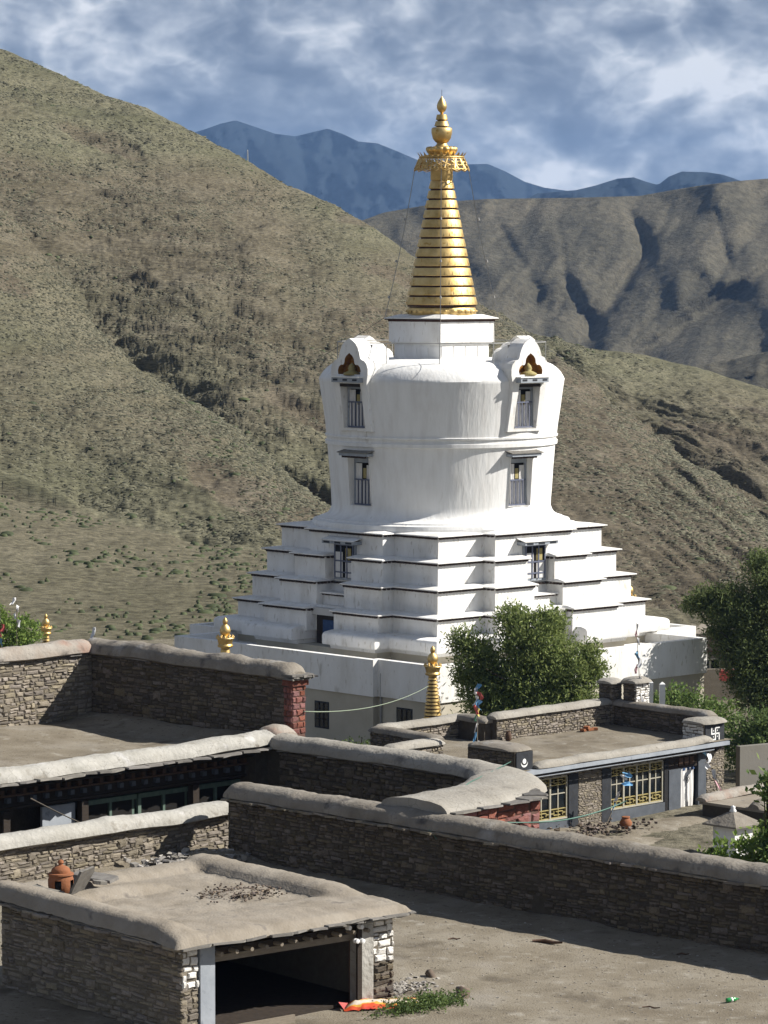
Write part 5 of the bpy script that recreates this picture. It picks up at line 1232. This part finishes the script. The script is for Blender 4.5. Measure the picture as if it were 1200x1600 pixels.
MB().stack([([(-.85, -.85), (.85, -.85), (.85, .85), (-.85, .85)], 1.002), ([(-.85, -.85), (.85, -.85), (.85, .85), (-.85, .85)], 1.07), ([(-.15, -.15), (.15, -.15), (.15, .15), (-.15, .15)], 1.5)]).build('cap', M['clay'], ch)
MB().lathe([(.12, 1.48), (.14, 1.55), (.08, 1.65), (.1, 1.71), (0, 1.77)], 10).build('knob', M['plain_white'], ch, True)
# white gate posts beside the stupa
for i, (x, y, h) in enumerate(((12.25, 152.2, 3.9), (12.75, 151.6, 3.9))):
    pst = MB().stack([([(-.13, -.13), (.13, -.13), (.13, .13), (-.13, .13)], -.3), ([(-.13, -.13), (.13, -.13), (.13, .13), (-.13, .13)], h), ([(-.02, -.02), (.02, -.02), (.02, .02), (-.02, .02)], h + .1)]).build('gate_post', M['plain_white'], None, loc=(x, y, 0)); tag(pst, ['nearer the stupa of two slim white gate posts', 'white gate post nearer the green shrub'][i], 'post', 'white gate posts')
gw = MB().stack([([(0, -.12), (1.9, -.12), (1.9, .12), (0, .12)], -.3), ([(0, -.12), (1.9, -.12), (1.9, .12), (0, .12)], 2.2), ([(0, -.12), (1.9, -.12), (1.9, .12), (0, .12)], 2.21)]).build('white_wall', M['white'], None, loc=(10.2, 152.6, 0)); tag(gw, 'short white wall running to the gate posts behind the stone house', 'wall')
# distant village house at the right
fh = thing('far_house', 'small village house with pale window beyond the right corner of the stupa', 'house', (21.3, 186, 0), math.radians(-12))
MB().box(-3.6, 4, -2.5, 2.5, -.4, 2.6).build('house_wall', M['mortar_pale'], fh)
MB().box(-3.8, 4.2, -2.7, 2.7, 2.6, 2.78).build('roof', M['earth_roof'], fh)
for z in (1.75, 2.1, 2.4): MB().box(-3.65, 4.05, -2.56, -2.5, z, z + .09).build('timber_band', M['wood_red'], fh)
for x in (-2.7, -.9, .9):
    w = MB().box(x - .6, x + .6, -2.58, -2.5, .3, 1.4).build('window', M['cream_paint'], fh)
    for q in (-.28, .28): MB().box(x + q - .22, x + q + .22, -2.6, -2.581, .4, 1.3).build('pane', M['glass'], w)
fw = MB().box(-5, 6, -.2, .2, -.3, 1.5).build('field_wall', M['mortar_pale'], None, loc=(17, 178, 0), rotz=.2); tag(fw, 'low earthen wall before the far village house', 'wall')
rc = MB().box(-.38, .38, -.3, .3, 0, .55).build('red_crate', M['flag_red'], None, loc=(18.2, 175.5, 1.2)); tag(rc, 'red box by the low earthen wall near the far house', 'box')

# ------------------------------------------------------------------ trees and shrubs
def crown(blobs, per, leaf, m, seed, name, parent, up=.3, fill=.45, spread=.2, aspect=3.0):
    rg = np.random.default_rng(seed); Vs = []
    for (cx, cy, cz, rx, ry, rz) in blobs:
        n_cl = max(6, int(per * (rx * ry * rz) ** (2 / 3) * 120))
        d = rg.normal(size=(n_cl, 3)); d /= np.linalg.norm(d, axis=1)[:, None]; rr = rg.uniform(0, 1, n_cl) ** fill
        C_ = np.array([cx, cy, cz]) + d * rr[:, None] * np.array([rx, ry, rz]) * rg.uniform(.85, 1.12, (n_cl, 1))
        k = 16
        C2 = np.repeat(C_, k, 0) + rg.normal(size=(n_cl * k, 3)) * spread * np.array([1, 1, .8]); D2 = np.repeat(d, k, 0)
        ax_ = D2 * .6 + rg.normal(size=D2.shape) * .7 + np.array([0, 0, up]); ax_ /= np.linalg.norm(ax_, axis=1)[:, None]
        sd = np.cross(ax_, rg.normal(size=D2.shape)); sd /= np.linalg.norm(sd, axis=1)[:, None] + 1e-9
        L_ = leaf * rg.uniform(.6, 1.4, len(C2))[:, None]; w = L_ / aspect
        Vs.append(np.stack([C2 - ax_ * L_ * .5, C2 + sd * w * .5, C2 + ax_ * L_ * .5, C2 - sd * w * .5], 1))
    V = np.concatenate(Vs).reshape(-1, 3); F = np.arange(len(V)).reshape(-1, 4)
    return obj(name, np_mesh(name, V, F, m), parent)
def tree(label, loc, blobs, m, seed, per=1.0, leaf=.2, trunk_r=.22, cat='tree', name='juniper_tree', spread=.2, aspect=3.0, group=None, forks=None):
    t = thing(name, label, cat, loc, 0, group); r = random.Random(seed)
    crown(blobs, per, leaf, m, seed, 'crown', t, spread=spread, aspect=aspect)
    zc = min(b[2] - b[5] * .3 for b in blobs); cx = sum(b[0] for b in blobs) / len(blobs) * .3
    MB().tube([(0, 0, -.3), (cx * .3, .05, zc * .5), (cx, 0, zc + .3)], [trunk_r * 1.25, trunk_r, trunk_r * .75], 9).build('trunk', M['bark'], t, True)
    lm = MB()
    for b in blobs:
        e = Vector((b[0], b[1], b[2] + b[5] * .3)); s_ = Vector((cx, 0, max(.2, min(zc + .2, b[2] - b[5])))); mid_ = s_.lerp(e, .5) + Vector((r.uniform(-.2, .2), r.uniform(-.2, .2), .1))
        lm.tube([s_, mid_, e], [trunk_r * .6, trunk_r * .4, trunk_r * .12], 6)
        for q in range(3): e2 = mid_ + Vector((r.uniform(-1, 1) * b[3], r.uniform(-1, 1) * b[4], r.uniform(.1, .8) * b[5])); lm.tube([mid_, mid_.lerp(e2, .5), e2], [trunk_r * .3, trunk_r * .2, trunk_r * .06], 5)
    lm.build('limbs', M['bark'], t, True); return t
tree('bushy green juniper tree between the stone house and the stupa', (6.5, 151, 0),
     [(-.3, 0, 4.3, 1.9, 1.7, 1.7), (.2, -.1, 6.1, 1.6, 1.5, 1.25), (-1.9, .1, 3.5, 1.3, 1.2, 1.6), (-2.3, 0, 5.2, .95, .9, 1.3), (1.8, 0, 4.6, 1.5, 1.4, 1.6), (2.2, -.2, 3.2, 1.3, 1.2, 1.3), (-1.0, -.4, 2.6, 1.5, 1.3, 1.3), (.8, -.5, 2.7, 1.5, 1.3, 1.3), (-3.0, .2, 5.9, .55, .5, .7), (3.1, 0, 4.5, .6, .6, .7), (-.6, .2, 6.9, .8, .8, .7), (1.1, 0, 6.9, .7, .7, .6), (-2.8, -.2, 4.3, .6, .6, .5), (2.9, -.1, 5.4, .5, .5, .5)],
     M['juniper'], 3, 1.6, .2)
tree('large dark juniper tree at the right edge beside the stupa', (18.5, 163, 0),
     [(0, 0, 5.6, 1.9, 1.8, 1.9), (-1.5, 0, 6.4, 1.5, 1.4, 1.2), (-2.6, .1, 6.7, .9, .9, .7), (.4, 0, 7.8, 1.4, 1.3, 1.0), (1.4, 0, 6.9, 1.6, 1.5, 1.7), (-.6, -.2, 3.9, 1.7, 1.6, 1.6), (1.2, -.2, 3.6, 1.8, 1.6, 1.6), (-.2, -.3, 2.3, 1.5, 1.4, 1.3), (1.4, -.3, 1.9, 1.4, 1.4, 1.3), (-1.9, 0, 5.2, .9, .8, .8), (.1, .1, 8.6, .7, .7, .6), (-3.3, .2, 6.4, .5, .5, .4)],
     M['juniper_dark'], 4, 1.25, .2)
def shrub(label, loc, blobs, m, seed, per=1.0, leaf=.16, name='shrub', spread=.16, aspect=1.8, cat='shrub', group=None, stem=.06):
    t = thing(name, label, cat, loc, 0, group); r = random.Random(seed)
    crown(blobs, per, leaf, m, seed, 'foliage', t, spread=spread, aspect=aspect, up=.15)
    st_ = MB()
    for b in blobs:
        for q in range(3): e = Vector((b[0] + r.uniform(-.6, .6) * b[3], b[1] + r.uniform(-.6, .6) * b[4], b[2] + r.uniform(0, .7) * b[5])); st_.tube([(r.uniform(-.15, .15), r.uniform(-.15, .15), -.2), (e.x * .5 + r.uniform(-.1, .1), e.y * .5, e.z * .55), e], [stem, stem * .7, stem * .25], 5)
    st_.build('stems', M['bark'], t, True); return t
shrub('bright green leafy shrub behind the long wall at the right edge', (10.9, 104, 0), [(0, 0, 3.4, 1.1, .9, 1.3), (1.0, .2, 4.2, .9, .9, 1.4), (-.9, 0, 2.9, .8, .7, .9), (.7, -.4, 2.4, 1.2, .9, 1.0), (-.4, .1, 4.0, .5, .5, .7)], M['leaf_bright'], 11, .55, .2)
shrub('dark leafy sapling reaching in from the right edge before the cement wall', (12.3, 103, 0), [(.1, 0, 5.4, .7, .6, .8), (-.1, .1, 6.9, .5, .4, .4), (.1, 0, 4.4, .9, .8, .7), (.3, 0, 3.2, 1.0, .8, .9), (-.5, 0, 4.2, .4, .4, .5), (-.2, .1, 6.2, .4, .4, .35)], M['leaf_mid'], 12, .42, .24, 'sapling', .2)
shrub('green shrub below the right corner of the stupa plinth', (14.3, 158.5, 0), [(0, 0, 1.8, 1.6, 1.2, 1.4), (1.5, 0, 1.3, 1.3, 1.1, 1.2), (-1.0, 0, 1.4, 1.1, 1.0, 1.2)], M['leaf_mid'], 13, .8, .17)
shrub('grey green shrub between the cement wall and the dark juniper', (16.9, 149, 0), [(0, 0, 2.0, 1.3, 1.1, 1.3), (1.3, 0, 1.6, 1.2, 1.1, 1.2), (-.9, -.2, 1.3, 1.0, .9, 1.0)], M['leaf_weed'], 14, .7, .17)
shrub('low dense shrub under the big dark juniper tree', (18.6, 151, 0), [(0, 0, 1.6, 1.4, 1.2, 1.3), (-1.2, 0, 1.2, 1.1, 1.0, 1.0)], M['leaf_mid'], 15, .8, .16)
shrub('bright green bush hung with prayer flags at the far left', (-20.6, 184, 0), [(-.6, 0, 2.9, 1.3, 1.2, 1.3), (.6, 0, 2.8, 1.1, 1.0, 1.0), (-2.1, 0, 2.6, 1.3, 1.1, 1.2), (-1.2, 0, 3.9, .8, .7, .7)], M['leaf_bright'], 16, .8, .17)
shrub('small bush at the foot of the plinth behind the gilded finial', (-6.1, 150.5, 0), [(0, 0, 3.3, .9, .8, 1.0), (.7, 0, 2.9, .6, .6, .8)], M['leaf_weed'], 17, .7, .14)
shrub('thin bush before the barred plinth windows', (-1.2, 147.5, 0), [(0, 0, 1.3, 1.1, .8, 1.1), (-.9, 0, .9, .8, .6, .8)], M['leaf_weed'], 18, .35, .13)
shrub('tiny dark shrub beside the tall gilded finial', (3.05, 148.8, 0), [(0, 0, 2.4, .3, .3, .5)], M['leaf_mid'], 19, 1.0, .12)
shrub('small dark bush at the left corner of the plinth', (-11.1, 172, 0), [(0, 0, 1.9, .5, .5, 1.2)], M['leaf_weed'], 20, .6, .15)

# ------------------------------------------------------------------ prayer flags
FM = ['flag_white', 'flag_blue', 'flag_red', 'flag_green', 'flag_yellow', 'flag_pink']
def flag(parent, p, w, h, m, seed, lean=0):
    r = random.Random(seed); ph = r.uniform(0, 6); rows_ = []; curl = r.uniform(.5, 1.3)
    for j in range(8):
        v = j / 7; tap = 1 - .45 * v * r.uniform(.5, 1.1); cx = .35 * w * math.sin(v * 3.2 * curl + ph)
        rows_.append([(w * tap * i / 6 * math.cos(.9 * math.sin(v * 2.2 + ph)) + cx * v, .16 * w * math.sin(i * 1.1 + ph + v * 3) + .25 * w * math.sin(v * 3 + ph) * v, -h * v - .25 * h * (i / 6) ** 1.5 * (.4 + .6 * math.sin(ph + 1) ** 2)) for i in range(7)])
    o = MB().grid(rows_).build('flag', M[m], parent, True); o.location = p; o.rotation_euler = (r.uniform(-.2, .2), r.uniform(-.25, .25), r.uniform(-.9, .9)); return o
def flag_pole(label, loc, h, flags, tilt=(0, 0), r=.022, wood='wood_pale'):
    t = thing('prayer_flag_pole', label, 'flag pole', loc, 0, 'poles hung with prayer flags'); t.rotation_euler = (tilt[0], tilt[1], 0)
    MB().tube([(0, 0, -.3), (.02, 0, h * .5), (0, 0, h)], [r, r * .8, r * .5], 6).build('pole', M[wood], t, True)
    for i, (z, w, hh, m) in enumerate(flags): flag(t, (0, 0, z), w, hh, m, i + int(h * 100))
    return t
flag_pole('thin pole with a bunch of blue, white and red flags on the stone house roof', AB(-93.2, 98.6, HZ + .1), 3.2, [(3.15, .24, .3, 'flag_blue'), (3.0, -.22, .3, 'flag_white'), (2.8, .26, .32, 'flag_red'), (2.65, -.25, .34, 'flag_white'), (2.5, .26, .36, 'flag_blue'), (2.3, -.2, .4, 'flag_red'), (2.15, .2, .3, 'flag_yellow'), (1.95, -.16, .34, 'flag_green'), (1.6, .12, .5, 'flag_white'), (1.15, -.12, .5, 'flag_blue'), (.8, .1, .4, 'flag_white')])
flag_pole('tall leaning branch with faded pink and white flags on the house rear corner', AB(-94.9, 110.9, HZ + .2), 4.6, [(4.5, .12, .3, 'flag_white'), (4.2, -.14, .3, 'flag_pink'), (3.9, .14, .35, 'flag_white'), (3.3, -.2, .4, 'flag_blue'), (3.0, .22, .4, 'flag_white'), (2.7, -.2, .4, 'flag_pink'), (2.2, .2, .5, 'flag_white'), (1.8, -.16, .5, 'flag_pink'), (1.4, .14, .5, 'flag_white')], (0, -.05))
flag_pole('leaning stick with tattered blue and white flags before the lattice window', AB(-89.0, 101.8, .05), 2.6, [(2.5, .4, .2, 'flag_blue'), (2.3, -.3, .22, 'flag_white'), (2.1, .45, .2, 'flag_blue'), (1.6, -.2, .4, 'flag_white'), (1.1, .1, .4, 'flag_blue')], (.05, .38))
flag_pole('twisted branch with pale flags against the right pier of the stone house', AB(-89.0, 109.2, .2), 2.5, [(2.4, -.2, .3, 'flag_blue'), (2.2, .35, .35, 'flag_white'), (1.9, -.3, .3, 'flag_white'), (1.5, .2, .5, 'flag_white'), (1.0, .12, .5, 'flag_pink')], (0, -.28), .02, 'wood_red')
flag_pole('pole with white streamer and small flags above the rear wall coping at left', (-15.6, 176, 0), 4.1, [(4.0, -.35, .75, 'flag_white'), (3.1, .3, .3, 'flag_white'), (2.8, -.3, .3, 'flag_blue'), (2.6, .25, .3, 'flag_red'), (2.3, -.2, .3, 'flag_white')], (0, .06))
flag_pole('pole with curled white flags rising from the bright green bush', (-20.2, 182, 0), 5.1, [(5.0, -.3, .4, 'flag_white'), (4.6, .25, .35, 'flag_white'), (4.2, -.25, .35, 'flag_white'), (3.8, .25, .4, 'flag_white')])
flag_pole('pole with white and red flags in the bright green bush', (-21.0, 181.5, 0), 4.4, [(4.3, -.3, .5, 'flag_white'), (3.6, .3, .4, 'flag_red'), (3.3, -.3, .4, 'flag_red'), (2.8, .25, .4, 'flag_blue')])
flag_pole('leftmost pole with white and blue flags in the bright green bush', (-22.0, 181, 0), 4.6, [(4.5, .3, .5, 'flag_pink'), (4.0, -.25, .5, 'flag_white'), (3.2, -.3, .5, 'flag_white'), (2.6, .3, .4, 'flag_blue')])
ln = thing('prayer_flag_string', 'string of tiny white and blue flags beside the bright green bush', 'flags', (-19.0, 180, 2.35))
MB().tube([(0, 0, 0), (1, 0, -.1), (2.0, 0, -.02)], .012, 4).build('string', M['wire'], ln)
for q in range(8): flag(ln, (.12 + q * .24, 0, -.06), .16, .28, ['flag_white', 'flag_blue'][q % 2], 300 + q)

# ------------------------------------------------------------------ wires
def wire(name, label, pts, r, m):
    o = MB().tube(pts, r, 5).build(name, M[m], None, True); tag(o, label, 'wire'); return o
def sag(p, q, s_, n=14): p, q = Vector(p), Vector(q); return [tuple(p.lerp(q, i / n) + Vector((0, 0, -s_ * 4 * (i / n) * (1 - i / n)))) for i in range(n + 1)]
wire('green_rope', 'pale green rope strung from the red brick wall end to the gilded finial', sag(AB(-72.3, 68.9, 9.35), (2.0, 149.2, 4.1), .35), .018, 'wire_pale')
wire('green_wire', 'thin green wire looped down over the annex coping and the long wall', [AB(-66.0 + 3.4, 67.6, 8.95), AB(-62.2, 66.5, 8.86), AB(-61.3, 64.6, 8.84), AB(-60.3, 62.6, 8.72), AB(-59.9, 61.9, 8.5), AB(-59.6, 61.5, 8.46), AB(-59.3, 60.95, 8.2), AB(-59.0, 60.92, 8.0)], .016, 'wire_green')
wire('green_cable', 'green cable running along the red brick annex wall', sag(AB(-59.6, 61.5, 8.47), AB(-58.75, 65.2, 8.0), .1, 8) + sag(AB(-58.75, 65.2, 8.0), AB(-58.85, 68.2, 8.2), .08, 8)[1:], .02, 'wire_green')
wire('rope', 'thin brown rope slanting down before the dark house frieze', sag(AB(-71.9, 58.0, 7.95), AB(-69.0, 58.9, 7.0), .05), .018, 'wood_pale')

# ------------------------------------------------------------------ small things on the shed roof and terrace
def on_shed(x, y, z): v = SH.matrix_basis @ Vector((x, y, z)); return tuple(v)
bpy.context.view_layer.update()
ZR = SHH
pot = thing('clay_incense_burner', 'orange terracotta incense burner with knobbed lid on the mud roof', 'burner', on_shed(-5.9, .95, ZR + .2), .4); pot.scale = (.8, .8, .78)
bd = MB(); pr = [(.26, 0), (.33, .06), (.36, .22), (.36, .40), (.33, .50)]; n = 24; pv = []
for r, z in pr: pv += [(r * math.cos(2 * PI * k / n), r * math.sin(2 * PI * k / n), z) for k in range(n)]
pf = [(i * n + k, i * n + (k + 1) % n, (i + 1) * n + (k + 1) % n, (i + 1) * n + k) for i in range(4) for k in range(n) if not (i in (1, 2) and k in (15, 16, 20, 21))]
bd.add(pv, pf); bd.build('bowl', M['terracotta'], pot, 50)
MB().lathe([(.28, .02), (.3, .25), (.28, .47)], 16).build('soot_lining', M['black_paint'], pot, True)
MB().lathe([(.34, .50), (.37, .54), (.36, .58), (.27, .60), (.27, .66), (.24, .72), (.15, .78), (.07, .81), (.06, .84), (.09, .88), (.075, .94), (0, .98)], 24).build('lid', M['terracotta'], pot, 50)
def slab(label, loc, rot, sx, sy, sz, seed, m='slate', name='slate_slab'):
    vv, ff = slate_variant(seed); o = MB().add([(x * sx, y * sy, z * sz) for x, y, z in vv], ff).build(name, M[m]); o.location = loc; o.rotation_euler = rot; tag(o, label, 'slab'); return o
slab('flat stone slab leaning against the terracotta burner', on_shed(-5.15, .95, ZR + .46), (.25, -1.0, -.7), 1.0, .6, .06, 81)
slab('dark slab lying left of the terracotta burner', on_shed(-5.65, .40, ZR + .34), (.05, .1, -.6), .9, .4, .05, 82)
slab('flat slab lying on the mud roof behind the leaning slab', on_shed(-6.1, 2.05, ZR + .42), (.1, .08, -.4), 1.1, .5, .07, 83)
slab('small flat stone beside the slab on the mud roof', on_shed(-5.55, 1.75, ZR + .40), (0, .1, .3), .3, .2, .08, 84)
def scatter(name, label, pts, m, seed, sizes, kind='stuff', parent=None):
    r = random.Random(seed); mb = MB()
    for (x, y, z) in pts:
        s_ = r.uniform(*sizes); vv, ff = STV[r.randrange(9)]
        Mx = Matrix.Translation((x, y, z + s_ * .2)) @ Matrix.Rotation(r.uniform(0, 6.3), 4, 'Z') @ Matrix.Rotation(r.uniform(-.6, .6), 4, 'X') @ Matrix.Diagonal((s_ * r.uniform(.8, 1.5), s_, s_ * r.uniform(.5, .9), 1))
        mb.add([Mx @ Vector(v) for v in vv], ff)
    o = mb.build(name, M[m], parent); tag(o, label, kind=kind); return o
r = random.Random(4)
scatter('gravel_heap', 'heap of brown gravel on the mud roof', [on_shed(-3.4 + r.gauss(0, .36), 4.15 + r.gauss(0, .42), ZR + .17 + r.uniform(0, .05)) for _ in range(520)], 'gravel', 5, (.02, .05))
def tz(a, b):
    return TZ + float(fbm(np.array([a * .35]), np.array([b * .35]), 4, 31)[0] * .10 + fbm(np.array([a * 1.7]), np.array([b * 1.7]), 3, 37)[0] * .035)
def tp_(a, b, dz=0): return AB(a, b, tz(a, b) + dz)
scatter('rubble_patch', 'pale crumbled rubble on the terrace beside the shed corner', [tp_(-52.3 + r.gauss(0, .35), 52.7 + r.gauss(0, .55), -.01) for _ in range(260)], 'pebble', 6, (.03, .09))
scatter('rubble_patch', 'crumbled mortar spilled where the court wall meets the long wall', [tp_(-66.9 + r.gauss(0, .4), 59.7 + r.gauss(0, .8), .25) for _ in range(420)], 'pebble', 7, (.05, .2))
scatter('pebbles', 'small pebbles strewn over the earth terrace', [tp_(r.uniform(-62, -44), r.uniform(52.5, 60.8), -.005) for _ in range(1100)], 'pebble', 8, (.012, .034))
for i, (a, b, s_, lb) in enumerate(((-50.6, 53.1, .2, 'larger of two brown stones on the terrace near the rubble'), (-50.9, 53.35, .15, 'smaller of two brown stones on the terrace near the rubble'), (-52.6, 54.1, .14, 'brown stone on the terrace above the rubble patch'))):
    vv, ff = STV[i]; o = MB().add([(x * s_ * 1.3, y * s_ * 1.6, z * s_) for x, y, z in vv], ff).build('loose_stone', M['gravel'], None, True); o.location = tp_(a, b, s_ * .35); o.rotation_euler = (1.2, .3, i); tag(o, lb, 'stone')
def stick(label, a, b, L_, ang, rr):
    o = MB().tube([(-L_ / 2, 0, 0), (-L_ * .1, .03, .02), (L_ * .2, -.02, .01), (L_ / 2, .01, .02)], [rr * .7, rr, rr * .9, rr * .5], 6).build('stick', M['wood_red'], None, True); o.location = tp_(a, b, rr * .7); o.rotation_euler = (0, .02, ang); tag(o, label, 'stick')
stick('piece of weathered wood on the terrace before the long wall', -53.2, 58.76, .75, -.35, .05); stick('thin twig on the open terrace near the wood', -55.0, 57.4, .3, .1, .02); stick('short twig on the terrace by the shadow edge at right', -50.0, 60.0, .3, .0, .02); stick('small twig on the terrace left of the green bottle', -46.9, 55.2, .4, -.3, .018)
# crumpled red sack
sk = thing('red_sack', 'crumpled red and yellow plastic sack lying at the shed doorway', 'sack', tp_(-50.95, 50.95, .03), math.radians(10))
rows_ = []
for j in range(9):
    v = j / 8; row = []
    for i in range(29):
        u = i / 28; x = -.92 + 1.84 * u; y = -.24 + .48 * v
        z = .17 * math.sin(PI * v) ** .6 * min(1, 8 * u, 8 * (1 - u)) + .035 * mnoise.noise(Vector((x * 6, y * 7, 1))) + .02 * mnoise.noise(Vector((x * 15, y * 15, 4)))
        row.append((x + .03 * mnoise.noise(Vector((y * 8, 2, x))), y + .03 * mnoise.noise(Vector((x * 7, 8, 0))), z + .01))
    rows_.append(row)
sm_, nt, N, L, B = new_mat('red_printed_plastic'); B.inputs['Roughness'].default_value = .38
tc = N.new('ShaderNodeTexCoord'); sx = N.new('ShaderNodeSeparateXYZ'); L.new(tc.outputs['Object'], sx.inputs[0])
wv = N.new('ShaderNodeTexNoise'); wv.inputs['Scale'].default_value = 3.5; L.new(tc.outputs['Object'], wv.inputs['Vector'])
ad = N.new('ShaderNodeMath'); ad.operation = 'MULTIPLY_ADD'; ad.inputs[1].default_value = .22; L.new(wv.outputs['Fac'], ad.inputs[0]); yo = N.new('ShaderNodeMath'); yo.operation = 'ADD'; yo.inputs[1].default_value = .16; L.new(sx.outputs['Y'], yo.inputs[0]); L.new(yo.outputs[0], ad.inputs[2])
rp = N.new('ShaderNodeValToRGB'); rp.color_ramp.interpolation = 'CONSTANT'
for i, (p, c) in enumerate(((0, (.55, .05, .03)), (.02, (.62, .09, .03)), (.10, (.66, .35, .06)), (.13, (.60, .52, .44)), (.25, (.62, .42, .12)), (.29, (.50, .05, .06)))):
    e = rp.color_ramp.elements[i] if i < 2 else rp.color_ramp.elements.new(p); e.position = p; e.color = (*c, 1)
L.new(ad.outputs[0], rp.inputs[0]); L.new(rp.outputs[0], B.inputs['Base Color'])
sb = MB().grid(rows_).build('sack_body', sm_, sk, True)
MB().add([(-.92, -.22, .02), (-1.02, -.05, .16), (-.95, .14, .05), (-.8, .0, .12), (-.84, -.16, .1)], [(0, 1, 3, 4), (1, 2, 3)]).build('torn_end', M['flag_red'], sk)
# green bottle
bt = thing('green_bottle', 'small green plastic bottle with pale label lying on the terrace', 'bottle', tp_(-45.92, 56.78, .055), .5)
gm, nt, N, L, B = new_mat('green_bottle_plastic'); B.inputs['Base Color'].default_value = (.04, .36, .10, 1); B.inputs['Roughness'].default_value = .15; B.inputs['Transmission Weight'].default_value = .35
def lay(o): o.rotation_euler = (0, PI / 2, 0); return o
lay(MB().lathe([(.03, -.14), (.048, -.13), (.05, -.05), (.046, 0), (.05, .05), (.045, .09), (.02, .15), (.016, .18)], 16).build('bottle_body', gm, bt, True))
lay(MB().lathe([(.0515, -.03), (.0485, 0), (.0515, .02)], 16).build('label_band', M['plain_white'], bt, True)); lay(MB().lathe([(.02, .178), (.02, .20), (0, .202)], 12).build('cap', M['green_paint'], bt, 40))
# weeds
def weeds(label, a, b, n, rad, seed):
    rg = np.random.default_rng(seed); Vs = []
    for _ in range(n):
        x, y = rg.normal(0, rad, 2) * np.array([.5, 1.2]); h = rg.uniform(.08, .3); p = np.array(tp_(a + x, b + y, 0))
        for q in range(9):
            c = p + np.array([*rg.normal(0, .06, 2), h * rg.uniform(.1, 1)]); ax_ = rg.normal(size=3); ax_ /= np.linalg.norm(ax_); sd = np.cross(ax_, rg.normal(size=3)); sd /= np.linalg.norm(sd); l = rg.uniform(.02, .05)
            Vs.append([c - ax_ * l, c + sd * l * .5, c + ax_ * l, c - sd * l * .5])
    V = np.array(Vs).reshape(-1, 3); o = obj('weeds', np_mesh('weeds', V, np.arange(len(V)).reshape(-1, 4), M['leaf_weed'])); tag(o, label, kind='stuff')
weeds('green weeds growing on the terrace by the red sack', -50.4, 51.6, 420, .42, 3)
# pots and rubbish in the yard of the stone house
scatter('yard_rubbish', 'dark rubbish and rubble by the pier of the stone house', [AB(-88.3 + r.gauss(0, .7), 100.6 + r.gauss(0, 1.3), .12 + r.uniform(0, .15)) for _ in range(200)], 'gravel', 9, (.04, .13))
jr = thing('clay_pot', 'brown clay pot standing in the yard by the stone pier', 'pot', AB(-87.9, 101.8, .1)); MB().lathe([(.14, 0), (.24, .12), (.26, .26), (.18, .4), (.13, .44)], 18).build('pot_body', M['terracotta'], jr, True); MB().lathe([(.13, .43), (.17, .46), (.18, .5), (.14, .5)], 18).build('rim', M['terracotta'], jr, True)
# marker poles on the far ridge
for i, (px, py, d, h, lb) in enumerate(((387, 252, 498, 1.6, 'small white marker post on the left skyline ridge'), (905, 556, 462, 1.2, 'tiny white marker cairn on the right ridge'))):
    x, y, z = far_point(px, py, d - 2); o = MB().stack([([(-.12, -.12), (.12, -.12), (.12, .12), (-.12, .12)], -1), ([(-.08, -.08), (.08, -.08), (.08, .08), (-.08, .08)], h), ([(-.02, -.02), (.02, -.02), (.02, .02), (-.02, .02)], h + .1)]).build('marker_post', M['plain_white'], None, loc=(x, y, z)); tag(o, lb, 'post')

# ------------------------------------------------------------------ haze over the valley
hz, nt, N, L, B = new_mat('valley_haze'); N.remove(B)
pv_ = N.new('ShaderNodeVolumePrincipled'); pv_.inputs['Color'].default_value = (.30, .52, .95, 1); pv_.inputs['Density'].default_value = HAZE; pv_.inputs['Anisotropy'].default_value = 0.0
L.new(pv_.outputs[0], N['Material Output'].inputs['Volume'])
hb = MB().box(-4200, 4200, -400, 10500, -75, 470).build('haze', hz); tag(hb, 'thin blue air haze filling the valley', kind='stuff')
